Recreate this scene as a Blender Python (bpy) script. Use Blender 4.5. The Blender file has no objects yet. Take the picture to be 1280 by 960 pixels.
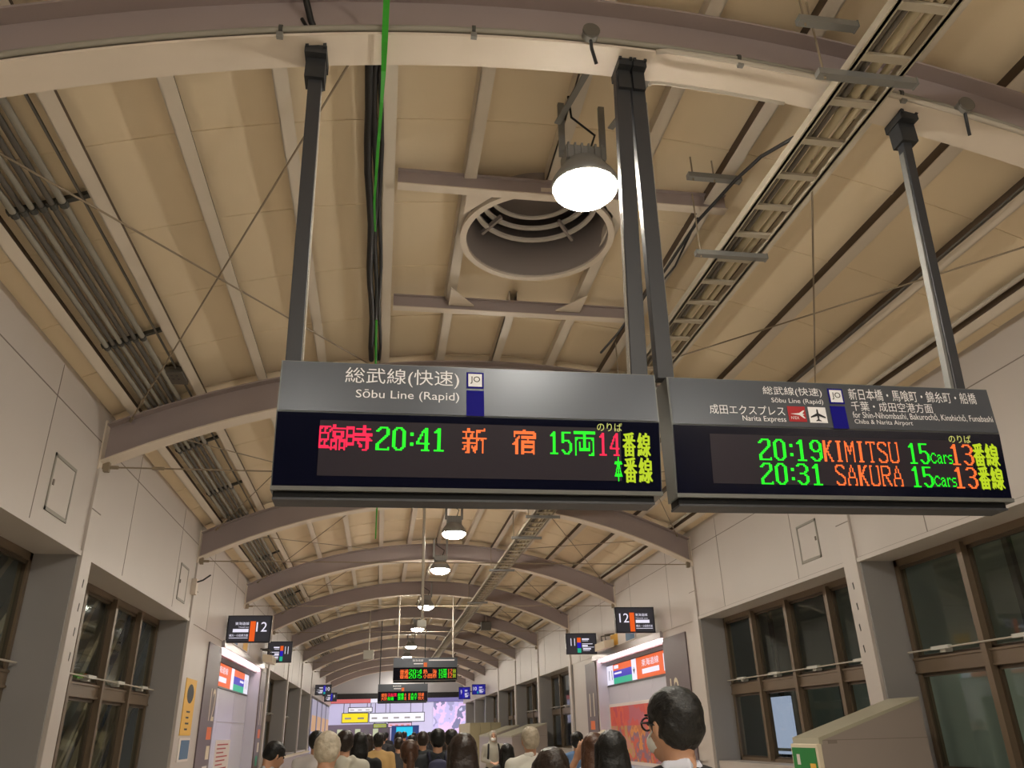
import bpy, bmesh, math, random
from mathutils import Vector, Matrix
random.seed(7)
C = bpy.context.scene.collection
scn = bpy.context.scene

# ------------------------------------------------------------------ camera
YAW, PIT, ROL, FPX, CZ = 0.16630777, 0.41836012, -0.02545914, 976.25, 1.65
_f = Vector((math.sin(YAW)*math.cos(PIT), math.cos(YAW)*math.cos(PIT), math.sin(PIT)))
_r = Vector((math.cos(YAW), -math.sin(YAW), 0)); _u = _r.cross(_f)
_c, _s = math.cos(ROL), math.sin(ROL)
_r2 = _r*_c + _u*_s; _u2 = _u*_c - _r*_s
cam = bpy.data.cameras.new('camera'); cam_o = bpy.data.objects.new('camera', cam); C.objects.link(cam_o)
cam.sensor_width = 36; cam.lens = FPX/1280*36; cam.clip_end = 300; cam.clip_start = 0.05
cam_o.matrix_world = Matrix(((_r2.x, _u2.x, -_f.x, 0), (_r2.y, _u2.y, -_f.y, 0), (_r2.z, _u2.z, -_f.z, CZ), (0, 0, 0, 1)))
scn.camera = cam_o

# ------------------------------------------------------------------ world, exposure
w = bpy.data.worlds.new('night'); scn.world = w; w.use_nodes = True
w.node_tree.nodes['Background'].inputs[0].default_value = (0.55, 0.6, 0.75, 1)
w.node_tree.nodes['Background'].inputs[1].default_value = 0.012
scn.view_settings.view_transform = 'Standard'; scn.view_settings.look = 'None'
scn.view_settings.exposure = 0.0; scn.view_settings.gamma = 1.0; scn.view_settings.use_curve_mapping = False
LAMP_POWER = 190.0
TUBE = 14.0               # fluorescent tubes in the passages
HALL = 9.0               # ceiling light panels of the hall beyond

# ------------------------------------------------------------------ materials
def lin(v):
    v /= 255.0
    return v/12.92 if v <= 0.04045 else ((v+0.055)/1.055)**2.4
def rgb(r, g, b): return (lin(r), lin(g), lin(b), 1)
def mat(name, col, rough=0.6, metal=0.0, emit=None, es=0.0, noise=0.0, nscale=6.0, spec=0.5, bump=0.0):
    m = bpy.data.materials.new(name); m.use_nodes = True
    nt = m.node_tree; b = nt.nodes['Principled BSDF']
    c = rgb(*col)
    b.inputs['Base Color'].default_value = c; b.inputs['Roughness'].default_value = rough
    b.inputs['Metallic'].default_value = metal; b.inputs['Specular IOR Level'].default_value = spec
    if emit:
        b.inputs['Emission Color'].default_value = rgb(*emit); b.inputs['Emission Strength'].default_value = es
    if noise > 0 or bump > 0:
        tc = nt.nodes.new('ShaderNodeTexCoord'); n = nt.nodes.new('ShaderNodeTexNoise')
        n.inputs['Scale'].default_value = nscale; n.inputs['Detail'].default_value = 5
        nt.links.new(tc.outputs['Object'], n.inputs['Vector'])
        if noise > 0:
            mx = nt.nodes.new('ShaderNodeMix'); mx.data_type = 'RGBA'
            k = 1-noise
            mx.inputs[6].default_value = (c[0]*k, c[1]*k, c[2]*k, 1); mx.inputs[7].default_value = (min(1, c[0]*(1+noise*.6)), min(1, c[1]*(1+noise*.6)), min(1, c[2]*(1+noise*.6)), 1)
            nt.links.new(n.outputs['Fac'], mx.inputs[0]); nt.links.new(mx.outputs[2], b.inputs['Base Color'])
        if bump > 0:
            bp = nt.nodes.new('ShaderNodeBump'); bp.inputs['Strength'].default_value = bump; bp.inputs['Distance'].default_value = 0.02
            nt.links.new(n.outputs['Fac'], bp.inputs['Height']); nt.links.new(bp.outputs[0], b.inputs['Normal'])
    return m
def emat(name, col, s):
    return mat(name, (8, 8, 8), 0.5, 0, col, s)
M = {}
M['ceiling'] = mat('ceiling_panel', (230, 213, 184), 0.75, noise=0.06, nscale=1.2)
M['wall'] = mat('wall_panel', (198, 190, 184), 0.42, noise=0.05, nscale=0.9)
M['wall_dark'] = mat('pier_panel', (160, 158, 158), 0.4, noise=0.06, nscale=1.5)
M['seam'] = mat('seam', (136, 127, 120), 0.8)
M['soffit'] = mat('soffit', (165, 165, 160), 0.5)
M['steel'] = mat('steel_paint_shaded', (164, 151, 150), 0.5, noise=0.06, nscale=2)  # steel paint darkened: shade on the webs put into the colour
M['flange'] = mat('steel_paint_lit', (222, 210, 196), 0.5, noise=0.07, nscale=3)  # same steel paint lightened: light on the undersides put into the colour
M['purlin'] = mat('purlin_paint', (214, 204, 190), 0.5, noise=0.05, nscale=3)
M['duct'] = mat('cowl_metal', (160, 150, 146), 0.5, 0.1)
M['duct_ring'] = mat('cowl_ring', (215, 208, 200), 0.5)
M['dark'] = mat('dark_steel', (44, 46, 50), 0.5, noise=0.15, nscale=20)
M['pole'] = mat('pole_steel', (52, 54, 60), 0.45)
M['dust'] = mat('dusty_lit_edge', (168, 160, 148), 0.9, noise=0.3, nscale=90, bump=0.6)
M['galv'] = mat('galvanised', (140, 140, 138), 0.45, 0.4)
M['pipe'] = mat('pipe_paint', (150, 146, 136), 0.5)
M['pipe_dark'] = mat('pipe_dark', (92, 88, 82), 0.55)
M['bracket'] = mat('bracket', (66, 66, 62), 0.6)
M['cable'] = mat('cable_black', (24, 24, 26), 0.55)
M['green'] = mat('green_strap', (52, 170, 40), 0.6, noise=0.15, nscale=60)
M['rod'] = mat('rod_steel', (146, 132, 112), 0.5)
M['white_rod'] = mat('white_rod', (190, 182, 170), 0.5)
M['tray'] = mat('tray_paint', (180, 171, 154), 0.5)
M['traycable'] = mat('tray_cable', (190, 178, 150), 0.6)
M['traycable2'] = mat('tray_cable_dark', (104, 98, 90), 0.6)
M['mullion'] = mat('bronze_frame', (118, 102, 84), 0.4, 0.15)
M['mullion_dark'] = mat('bronze_dark', (84, 72, 58), 0.45, 0.1)
M['latch'] = mat('latch_white', (205, 205, 198), 0.4)
M['floor'] = mat('floor_tile', (212, 202, 186), 0.35, noise=0.06, nscale=2)
M['lamp_body'] = mat('lamp_housing', (150, 150, 148), 0.5, 0.2)
M['lens'] = emat('lamp_lens', (255, 246, 230), LAMP_POWER)
M['tube'] = emat('tube_glow', (255, 214, 214), TUBE)
M['hall_light'] = emat('hall_light_panel', (235, 232, 255), HALL)
M['sign_grey'] = mat('sign_grey', (78, 83, 92), 0.30, 0.25)
M['sign_edge'] = mat('sign_edge', (120, 122, 120), 0.4, 0.3)
M['sign_under'] = mat('sign_under', (12, 13, 15), 0.6, spec=.2)
M['screen'] = mat('screen_smoked', (12, 14, 34), 0.16, spec=0.45)
M['module'] = mat('led_module', (46, 40, 50), 0.4, spec=.3)
M['white_print'] = mat('white_print', (246, 246, 250), 0.5)
M['blue_print'] = mat('blue_print', (16, 12, 132), 0.7, spec=.2)
M['red_print'] = mat('red_print', (176, 26, 36), 0.45)
M['black_print'] = mat('black_print', (22, 24, 30), 0.5)
M['yellow_print'] = emat('yellow_print', (200, 226, 36), 0.85)
M['noriba_print'] = emat('pale_yellow_print', (226, 226, 120), 0.8)
M['led_green'] = emat('led_green', (20, 255, 30), 1.3)
M['led_orange'] = emat('led_orange', (255, 112, 48), 1.3)
M['led_red'] = emat('led_red', (255, 24, 74), 1.3)
M['skin'] = mat('skin', (196, 150, 122), 0.5)
M['black_hair'] = mat('black_hair', (12, 11, 11), 0.5, noise=0.3, nscale=60, bump=0.3)
M['brown_hair'] = mat('brown_hair', (74, 46, 30), 0.42, noise=0.3, nscale=60, bump=0.3)
M['dkbrown_hair'] = mat('dark_brown_hair', (40, 28, 22), 0.4, noise=0.3, nscale=60, bump=0.3)
M['grey_hair'] = mat('grey_hair', (186, 174, 154), 0.6, noise=0.45, nscale=22, bump=0.6)
M['mask_white'] = mat('mask_white', (232, 232, 230), 0.7)
M['shoe'] = mat('shoe', (26, 24, 24), 0.5)

def glass_mat():
    m = bpy.data.materials.new('window_glass'); m.use_nodes = True; nt = m.node_tree
    for n in list(nt.nodes): nt.nodes.remove(n)
    out = nt.nodes.new('ShaderNodeOutputMaterial'); mix = nt.nodes.new('ShaderNodeMixShader')
    tr = nt.nodes.new('ShaderNodeBsdfTransparent'); gl = nt.nodes.new('ShaderNodeBsdfGlossy'); fr = nt.nodes.new('ShaderNodeLayerWeight'); pw = nt.nodes.new('ShaderNodeMath'); ma = nt.nodes.new('ShaderNodeMath'); pw.operation = 'POWER'; pw.inputs[1].default_value = 3.5; ma.operation = 'MULTIPLY_ADD'; ma.inputs[1].default_value = .45; ma.inputs[2].default_value = .035
    tr.inputs[0].default_value = (0.96, 1.0, 0.98, 1); gl.inputs['Roughness'].default_value = 0.03
    gl.inputs[0].default_value = (0.8, 0.85, 0.85, 1); fr.inputs[0].default_value = .5
    nt.links.new(fr.outputs['Facing'], pw.inputs[0]); nt.links.new(pw.outputs[0], ma.inputs[0]); nt.links.new(ma.outputs[0], mix.inputs[0]); nt.links.new(tr.outputs[0], mix.inputs[1]); nt.links.new(gl.outputs[0], mix.inputs[2])
    nt.links.new(mix.outputs[0], out.inputs[0])
    return m
M['glass'] = glass_mat()

# ------------------------------------------------------------------ mesh builder
class MB:
    def __init__(s): s.v = []; s.f = []; s.mi = []; s.cur = 0
    def face(s, idx): s.f.append(tuple(idx)); s.mi.append(s.cur)
    def quad(s, a, b, c, d):
        n = len(s.v); s.v += [Vector(a), Vector(b), Vector(c), Vector(d)]; s.face((n, n+1, n+2, n+3)); return s
    def box(s, x0, x1, y0, y1, z0, z1):
        return s.hexa([(x0,y0,z0),(x1,y0,z0),(x1,y1,z0),(x0,y1,z0),(x0,y0,z1),(x1,y0,z1),(x1,y1,z1),(x0,y1,z1)])
    def hexa(s, p):
        n = len(s.v); s.v += [Vector(q) for q in p]
        for f in ((0,3,2,1),(4,5,6,7),(0,1,5,4),(1,2,6,5),(2,3,7,6),(3,0,4,7)): s.face([n+i for i in f])
        return s
    def obox(s, o, X, Y, Z):      # corner o, edge vectors
        o = Vector(o); X = Vector(X); Y = Vector(Y); Z = Vector(Z)
        return s.hexa([o, o+X, o+X+Y, o+Y, o+Z, o+X+Z, o+X+Y+Z, o+Y+Z])
    def bar(s, a, b, wd, ht=None, up=(0,0,1)):   # rectangular bar from a to b
        a = Vector(a); b = Vector(b); ht = ht or wd
        d = (b-a).normalized(); side = d.cross(Vector(up))
        if side.length < 1e-4: side = d.cross(Vector((1,0,0)))
        side.normalize(); u = side.cross(d).normalized()
        return s.obox(a-side*wd/2-u*ht/2, side*wd, b-a, u*ht)
    def rings(s, rs, cap=True, closed=True):
        n0 = len(s.v); k = len(rs[0])
        for r in rs: s.v += [Vector(p) for p in r]
        for i in range(len(rs)-1):
            for j in range(k if closed else k-1):
                a = n0+i*k+j; b = n0+i*k+(j+1) % k
                s.face((a, b, b+k, a+k))
        if cap:
            s.face([n0+j for j in range(k)][::-1]); s.face([n0+(len(rs)-1)*k+j for j in range(k)])
        return s
    def tube(s, pts, r, n=8, cap=True):
        pts = [Vector(p) for p in pts]; rr = r if isinstance(r, (list, tuple)) else [r]*len(pts)
        rs = []; ref = None
        for i, p in enumerate(pts):
            d = (pts[min(i+1, len(pts)-1)]-pts[max(i-1, 0)]).normalized()
            if ref is None:
                ref = d.cross(Vector((0,0,1)))
                if ref.length < 1e-3: ref = Vector((1,0,0))
            ref = (ref-d*ref.dot(d)).normalized(); b = d.cross(ref)
            rs.append([p+(ref*math.cos(t)+b*math.sin(t))*rr[i] for t in [2*math.pi*j/n for j in range(n)]])
        return s.rings(rs, cap)
    def lathe(s, c, prof, n=24, cap=True):       # profile (r, z) around z at c
        c = Vector(c)
        return s.rings([[c+Vector((r*math.cos(2*math.pi*j/n), r*math.sin(2*math.pi*j/n), z)) for j in range(n)] for r, z in prof], cap)
    def ell(s, c, r, T=None, n=14, m=9):
        c = Vector(c); rs = []
        for i in range(m+1):
            ph = math.pi*(i/m)*0.998+0.001*math.pi
            rs.append([Vector((r[0]*math.sin(ph)*math.cos(2*math.pi*j/n), r[1]*math.sin(ph)*math.sin(2*math.pi*j/n), -r[2]*math.cos(ph))) for j in range(n)])
        rs = [[(T @ (c+p)) if T else c+p for p in q] for q in rs]
        return s.rings(rs)
    def cap(s, pts, T=None, n=12):               # rounded limb through (x,y,z,rx,ry)
        P = [(Vector(p[:3]), p[3], p[4] if len(p) > 4 else p[3]) for p in pts]
        rs = []
        def ring(p, d, rx, ry):
            ref = Vector((1,0,0)) - d*d.x
            if ref.length < 0.2: ref = Vector((0,1,0)) - d*d.y
            ref.normalize(); b = d.cross(ref)
            return [p+ref*rx*math.cos(2*math.pi*j/n)+b*ry*math.sin(2*math.pi*j/n) for j in range(n)]
        N = len(P)
        for i, (p, rx, ry) in enumerate(P):
            d = (P[min(i+1, N-1)][0]-P[max(i-1, 0)][0]).normalized()
            if i == 0:
                for t in (0.05, 0.5, 0.85):
                    q = math.sqrt(1-(1-t)**2); rs.append(ring(p-d*min(rx, ry)*(1-t), d, rx*q, ry*q))
            rs.append(ring(p, d, rx, ry))
            if i == N-1:
                for t in (0.85, 0.5, 0.05):
                    q = math.sqrt(1-(1-t)**2); rs.append(ring(p+d*min(rx, ry)*(1-t), d, rx*q, ry*q))
        if T: rs = [[T @ p for p in q] for q in rs]
        return s.rings(rs)
    def mesh(s, name, off=Vector((0,0,0))):
        me = bpy.data.meshes.new(name)
        me.from_pydata([tuple(p-off) for p in s.v], [], s.f); me.update()
        bm = bmesh.new(); bm.from_mesh(me); bmesh.ops.recalc_face_normals(bm, faces=bm.faces); bm.to_mesh(me); bm.free()
        return me
    def build(s, name, m, parent=None, smooth=False, bevel=0.0):
        off = Vector((0,0,0))
        if parent is None:
            xs = [p.x for p in s.v]; ys = [p.y for p in s.v]; zs = [p.z for p in s.v]
            off = Vector(((min(xs)+max(xs))/2, (min(ys)+max(ys))/2, min(zs)))
        else: off = world_loc(parent)
        me = s.mesh(name, off)
        ms = m if isinstance(m, list) else [m]
        for q in ms: me.materials.append(M[q] if isinstance(q, str) else q)
        if len(ms) > 1:
            for p, i in zip(me.polygons, s.mi): p.material_index = i
        if smooth: 
            for p in me.polygons: p.use_smooth = True
        o = bpy.data.objects.new(name, me); C.objects.link(o)
        if parent is None: o.location = off
        else: o.parent = parent
        if bevel > 0:
            bv = o.modifiers.new('bevel', 'BEVEL'); bv.width = bevel; bv.segments = 2; bv.limit_method = 'ANGLE'
        return o
def world_loc(o):
    v = Vector((0,0,0))
    while o: v += o.location; o = o.parent
    return v
def tag(o, label=None, cat=None, group=None, kind=None):
    if label: o['label'] = label
    if cat: o['category'] = cat
    if group: o['group'] = group
    if kind: o['kind'] = kind
    return o
def struct(o, label=None, cat=None):
    return tag(o, label, cat, None, 'structure')
def thing(name, label, cat, loc, group=None):
    o = bpy.data.objects.new(name, None); C.objects.link(o); o.location = Vector(loc); o.empty_display_size = 0.1
    return tag(o, label, cat, group)
def dup(root, loc, label=None, group=None, shift_children=True):
    r = root.copy(); C.objects.link(r); r.location = Vector(loc)
    if label: r['label'] = label
    if group: r['group'] = group
    def rec(a, b):
        for ch in list(a.children):
            c = ch.copy(); C.objects.link(c); c.parent = b; rec(ch, c)
    rec(root, r)
    return r
ORD = ['first','second','third','fourth','fifth','sixth','seventh','eighth','ninth','tenth','eleventh','twelfth','thirteenth','fourteenth','fifteenth']

# text on a plane: place(u, v) -> world point ; u right, v down
_text_cache = {}
def text_tris(body):
    if body in _text_cache: return _text_cache[body]
    cu = bpy.data.curves.new('lettering', 'FONT'); cu.body = body; cu.resolution_u = 3
    o = bpy.data.objects.new('lettering_tmp', cu); C.objects.link(o)
    dg = bpy.context.evaluated_depsgraph_get(); dg.update()
    me = bpy.data.meshes.new_from_object(o.evaluated_get(dg))
    vs = [(v.co.x, v.co.y) for v in me.vertices]; fs = [tuple(p.vertices) for p in me.polygons]
    bpy.data.objects.remove(o); bpy.data.meshes.remove(me); bpy.data.curves.remove(cu)
    _text_cache[body] = (vs, fs); return vs, fs
def put_text(mb, body, u0, u1, v0, v1, place, bold=0):
    vs, fs = text_tris(body)
    xs = [p[0] for p in vs]; ys = [p[1] for p in vs]
    a, b, c, d = min(xs), max(xs), min(ys), max(ys)
    n = len(mb.v)
    for x, y in vs: mb.v.append(Vector(place(u0+(x-a)/(b-a)*(u1-u0), v1-(y-c)/(d-c)*(v1-v0))))
    for f in fs: mb.face([n+i for i in f])
    return mb
def put_rect(mb, u0, u1, v0, v1, place):
    return mb.quad(place(u0, v1), place(u1, v1), place(u1, v0), place(u0, v0))
def plane(o, X, D, lift=0.0):
    o = Vector(o); X = Vector(X).normalized(); D = Vector(D).normalized()
    N = D.cross(X).normalized()      # faces the reader
    N = X.cross(-D).normalized() if False else N
    return lambda u, v, e=0.0: o + X*u + D*v + N*(lift+e)

# ------------------------------------------------------------------ layout constants
XL, XR, CX, ZC = -3.521, 6.353, 1.416, -4.99
XM = (XL+XR)/2
RB, RT, RCEIL = 10.95, 11.40, 11.56
ARCH = [3.95] + [9.935+5.81*k for k in range(10)]
Y0, Y1 = -8.0, 64.0
ZH = 3.65           # header soffit
def zarc(x, R): return ZC+math.sqrt(R*R-(x-CX)**2)
def polar(th, R, y): t = math.radians(th); return Vector((CX+R*math.sin(t), y, ZC+R*math.cos(t)))

# ================================================================== SETTING
b = MB(); b.box(-6, 9, Y0-6, 100, -0.2, 0); struct(b.build('floor', 'floor'), 'pale tiled station floor under the crowd', 'floor')
# vaulted ceiling with cross seams as slim ridges
b = MB(); N = 48
xs = [XL-0.3+(XR-XL+0.6)*i/N for i in range(N+1)]
b.rings([[(x, y, zarc(x, RCEIL)) for x in xs]+[(x, y, zarc(x, RCEIL)+0.12) for x in reversed(xs)] for y in (Y0, Y1)])
ceil = struct(b.build('ceiling', 'ceiling', smooth=False), 'beige vaulted ceiling panels above the corridor', 'ceiling')
q = MB(); q.lathe((1.42, 6.66, 0), [(0.742, 6.0), (0.742, 7.5)], 48); cut = q.build('cutter', 'ceiling')
bo = ceil.modifiers.new('hole', 'BOOLEAN'); bo.object = cut; bo.operation = 'DIFFERENCE'; bo.solver = 'EXACT'
dg = bpy.context.evaluated_depsgraph_get(); dg.update()
me = bpy.data.meshes.new_from_object(ceil.evaluated_get(dg)); ceil.modifiers.clear(); ceil.data = me; bpy.data.objects.remove(cut)
b = MB(); y = Y0+0.4
while y < 40:
    for lo, hi in (((XL, XR),) if not 6.05 < y < 7.65 else ((XL, .60), (2.24, XR))):
        sx_ = [lo+(hi-lo)*i/24 for i in range(25)]
        b.rings([[(x, yy, zarc(x, RCEIL)+0.005) for x in sx_]+[(x, yy, zarc(x, RCEIL)-0.006) for x in reversed(sx_)] for yy in (y, y+0.03)])
    y += 1.17
struct(b.build('trim_4', 'ceiling'), 'slim cross seams of the vaulted ceiling panels', 'trim')

NICHE_R = (17.95, 24.0); NICHE_L = (19.2, 25.8)
def wall(side):
    s = -1 if side == 'left' else 1
    X = XL if s < 0 else XR; xo = X+s*0.62
    nic = NICHE_L if s < 0 else NICHE_R
    b = MB()
    def bx(x0, x1, *r): b.box(min(x0, x1), max(x0, x1), *r)
    # upper band
    bx(X, xo, Y0, Y1, ZH, zarc(X, RCEIL)+0.02)
    # sill wall
    bx(X+s*0.05, xo, Y0, nic[0]-1.5, 0, 1.03); bx(X+s*0.35, xo, nic[0]-1.5, nic[1]+1.4, 0, 1.03); bx(X+s*0.05, xo, nic[1]+1.4, Y1, 0, 1.03)
    # lip under the band
    bx(X-s*0.02, X+s*0.03, Y0, 15.7, ZH-0.012, ZH+0.045)
    struct(b.build('wall_'+side, 'wall'), 'grey-white panelled wall band along the %s side' % side, 'wall')
    # seams pressed into the band: slim dark joints
    q = MB()
    def sx(y0, y1, z0, z1): q.box(min(X-s*0.003, X), max(X-s*0.003, X), y0, y1, z0, z1)
    sx(Y0, Y1, 5.03, 5.042)
    for k in range(-1, 6):
        yb = (ARCH[k] if k >= 0 else 4.08-5.81)
        for d in (1.5, 4.35):
            sx(yb+d, yb+d+0.012, ZH, 5.4)
    sx(Y0, 15.7, ZH+0.045, ZH+0.055)
    struct(q.build('trim_1' if s < 0 else 'trim_2', 'seam'), 'thin panel joints on the %s wall band' % side, 'trim')
    # solid wall around the passage recess
    r = MB(); bx2 = lambda x0, x1, *a: r.box(min(x0, x1), max(x0, x1), *a)
    a0, a1 = nic
    bx2(X+s*0.02, xo, 15.9, a0, 1.03, ZH); bx2(X+s*0.35, xo, a0, a1, 1.03, ZH); bx2(X+s*0.02, xo, a1, 27.1, 1.03, ZH)
    struct(r.build('wall_'+side+'_passage', 'wall'), 'wall surround of the lit platform sign recess on the %s' % side, 'wall')
    # piers
    for k, ya in enumerate([4.08-5.81]+ARCH):
        if 17 < ya < 26: continue
        p = MB()
        x0, x1 = X+s*0.012, xo
        p.box(min(x0, x1), max(x0, x1), ya-0.16, ya+0.2, 0, ZH)
        struct(p.build('wall_%s_pier' % side, 'wall_dark'), 'grey wall pier between the windows, %s side, %s' % (side, ORD[k]), 'pier')
wall('left'); wall('right')

# ------------------------------------------------------------------ roof steel
for k, ya in enumerate(ARCH):
    n = 56; xs = [XL+(XR-XL)*i/n for i in range(n+1)]
    where = 'nearest the camera, carrying two conduits' if k == 0 else '%s in line from the camera' % ORD[k]
    t = thing('roof_arch', 'curved steel roof arch ' + where, 'roof beam', (XM, ya, 4.8), 'roof arches')
    def band(R0, R1, y0, y1):
        q = MB()
        q.rings([[(x, y0, zarc(x, R0)), (x, y1, zarc(x, R0)), (x, y1, zarc(x, R1)), (x, y0, zarc(x, R1))] for x in xs]); return q
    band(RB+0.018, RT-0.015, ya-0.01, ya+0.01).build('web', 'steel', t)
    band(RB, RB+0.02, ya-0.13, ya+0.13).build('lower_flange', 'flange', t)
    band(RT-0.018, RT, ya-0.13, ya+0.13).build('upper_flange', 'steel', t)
    if k < 6:
        for s, X in ((-1, XL), (1, XR)):
            q = MB(); x1 = X-s*0.02
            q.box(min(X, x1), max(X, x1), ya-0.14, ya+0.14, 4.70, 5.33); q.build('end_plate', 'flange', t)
            if k:
                q = MB(); q.box(min(X-s*0.02, X-s*0.1), max(X-s*0.02, X-s*0.1), ya-0.03, ya+0.03, 4.70, 4.82); q.build('tie_lug', 'rod', t)

PTH = [-23.9, -19.8, -15.85, -11.85, -7.72, -3.9, 0, 3.9, 7.9, 11.85, 15.85, 19.8, 23.9]
pl = ['pale roof purlin lowest on the left beside the wall', 'pale roof purlin second from the left wall', 'pale roof purlin third from the left wall', 'pale roof purlin fourth from the left, behind the left hanger pole',
      'pale roof purlin beside the green strap and black cables', 'pale roof purlin touching the left rim of the round cowl', 'pale roof purlin along the roof crown, above the lamps', 'pale roof purlin touching the right rim of the round cowl',
      'pale roof purlin just left of the cable ladder', 'pale roof purlin just right of the cable ladder', 'pale roof purlin third from the right wall', 'pale roof purlin second from the right wall', 'pale roof purlin lowest on the right beside the wall']
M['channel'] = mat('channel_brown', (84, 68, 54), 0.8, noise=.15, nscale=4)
for th, lb in zip(PTH, pl):
    t_ = math.radians(th); T = Vector((math.cos(t_), 0, -math.sin(t_))); Nn = Vector((math.sin(t_), 0, math.cos(t_)))
    spans = [(Y0, Y1)] if th else [(Y0, 5.9), (8.15, Y1)]
    t = thing('roof_purlin', lb, 'purlin', polar(th, RT, Y0), 'roof purlins')
    sd = 1 if th > 0 else -1            # outer side of the channel, away from the crown
    q = MB(); q2 = MB()
    for a, c in spans:
        o = polar(th, RT, a)
        q.obox(o-T*0.058, T*0.116, (0, c-a, 0), Nn*0.012)
        q.obox(o+T*(0.046 if sd > 0 else -0.058), T*0.012, (0, c-a, 0), Nn*0.16)
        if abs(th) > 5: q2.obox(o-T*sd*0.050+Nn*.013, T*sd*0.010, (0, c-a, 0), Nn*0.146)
        else: q.obox(o-T*sd*0.050+Nn*.013, T*sd*0.010, (0, c-a, 0), Nn*0.146)
    q.build('channel', 'purlin', t)
    if abs(th) > 5: q2.build('brown_strip', 'channel', t)  # dark brown strip on the crown-facing side of the outer purlins

# short clips (dark) at purlin ends by arches 1..3 as parts would be invisible; cross beams framing the cowl
def crossbeam(y, x0, x1, lb):
    t = thing('cross_beam', lb, 'beam', ((x0+x1)/2, y, 6.2))
    z = 6.25
    q = MB(); q.box(x0, x1, y-0.012, y+0.012, z, z+0.15); q.build('web', 'steel', t)
    q = MB(); q.box(x0, x1, y-0.05, y+0.05, z-0.012, z); q.build('lower_flange', 'flange', t)
    q = MB(); q.box(x0, x1, y-0.05, y+0.05, z+0.15, z+0.16); q.build('upper_flange', 'steel', t)
crossbeam(5.88, -0.03, 3.15, 'steel cross beam in front of the round cowl, beside the near lamp')
crossbeam(8.15, -0.03, 2.85, 'steel cross beam behind the round cowl, just above the left board')

# round ventilation cowl
cw = thing('ventilation_cowl', 'round grey roof ventilation cowl with ring louvres behind the near lamp', 'vent', (1.42, 6.66, 6.3))
def ringmesh(c, r0, r1, z0, z1, n=48):
    q = MB(); c = Vector(c)
    q.rings([[c+Vector((r*math.cos(a), r*math.sin(a), z)) for a in [2*math.pi*j/n for j in range(n)]] for r, z in ((r0, z0), (r1, z0), (r1, z1), (r0, z1), (r0, z0))], cap=False)
    return q
cc = (1.42, 6.66, 0)
ringmesh(cc, 0.735, 0.80, 6.30, 6.345).build('rim', 'flange', cw, smooth=False)
ringmesh(cc, 0.735, 0.745, 6.33, 6.95).build('shaft', 'duct', cw, smooth=True)
for i, (r, z) in enumerate(((0.66, 6.72), (0.60, 6.84), (0.52, 6.93))):
    ringmesh(cc, r-0.05, r, z, z+0.03).build('louvre_ring', 'duct_ring', cw)
q = MB(); q.lathe((1.42, 6.66, 0), [(0.745, 6.95), (0.5, 7.1), (0.02, 7.16)], 40); q.build('hood', 'duct', cw, smooth=True)
for a in range(4):
    q = MB(); t = math.pi/4+a*math.pi/2
    q.bar((1.42+0.45*math.cos(t), 6.66+0.45*math.sin(t), 6.8), (1.42+0.73*math.cos(t), 6.66+0.73*math.sin(t), 6.7), 0.03, 0.05); q.build('louvre_arm', 'duct', cw)
# corner plates of the cowl frame
for i, (dx, dy) in enumerate(((-1, -1), (1, -1), (-1, 1), (1, 1))):
    q = MB(); x, y = 1.42+dx*0.80, 7.015+dy*1.10
    z = 6.30
    q.hexa([(x, y, z), (x-dx*0.30, y, z), (x-dx*0.30, y-dy*0.02, z), (x, y-dy*0.40, z), (x, y, z+0.012), (x-dx*0.30, y, z+0.012), (x-dx*0.30, y-dy*0.02, z+0.012), (x, y-dy*0.40, z+0.012)])
    q.build('corner_plate', 'flange', cw)

# wall columns (pale strips at every arch)
for k, ya in enumerate(ARCH):
    for s, X, nm in ((-1, XL, 'left'), (1, XR, 'right')):
        if k >= 8 or k == 3: continue
        t = thing('wall_column', 'pale steel wall column under the %s roof arch, %s side' % (ORD[k], nm), 'column', (X, ya, 0))
        x1 = X-s*0.035
        q = MB(); q.box(min(X+s*0.02, x1), max(X+s*0.02, x1), ya-0.13, ya+0.19, 0, 4.72); q.build('shaft', 'wall', t, bevel=0.006)
        q = MB(); q.box(min(x1, x1-s*0.004), max(x1, x1-s*0.004), ya-0.13, ya+0.19, 4.20, 4.212); q.build('joint', 'seam', t)
        if k in (1,):
            q = MB(); rr = random.Random(k+s)
            for i in range(4):
                z = 2.5+i*0.27; yy = ya+0.02+0.04*rr.random()
                q.hexa([(x1-s*0.001, yy, z), (x1-s*0.001, yy+0.02, z-0.01), (x1-s*0.001, yy+0.035, z+0.08), (x1-s*0.001, yy+0.01, z+0.09), (x1-s*0.003, yy, z), (x1-s*0.003, yy+0.02, z-0.01), (x1-s*0.003, yy+0.035, z+0.08), (x1-s*0.003, yy+0.01, z+0.09)])
            q.build('rust_scars', 'bracket', t)

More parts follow.
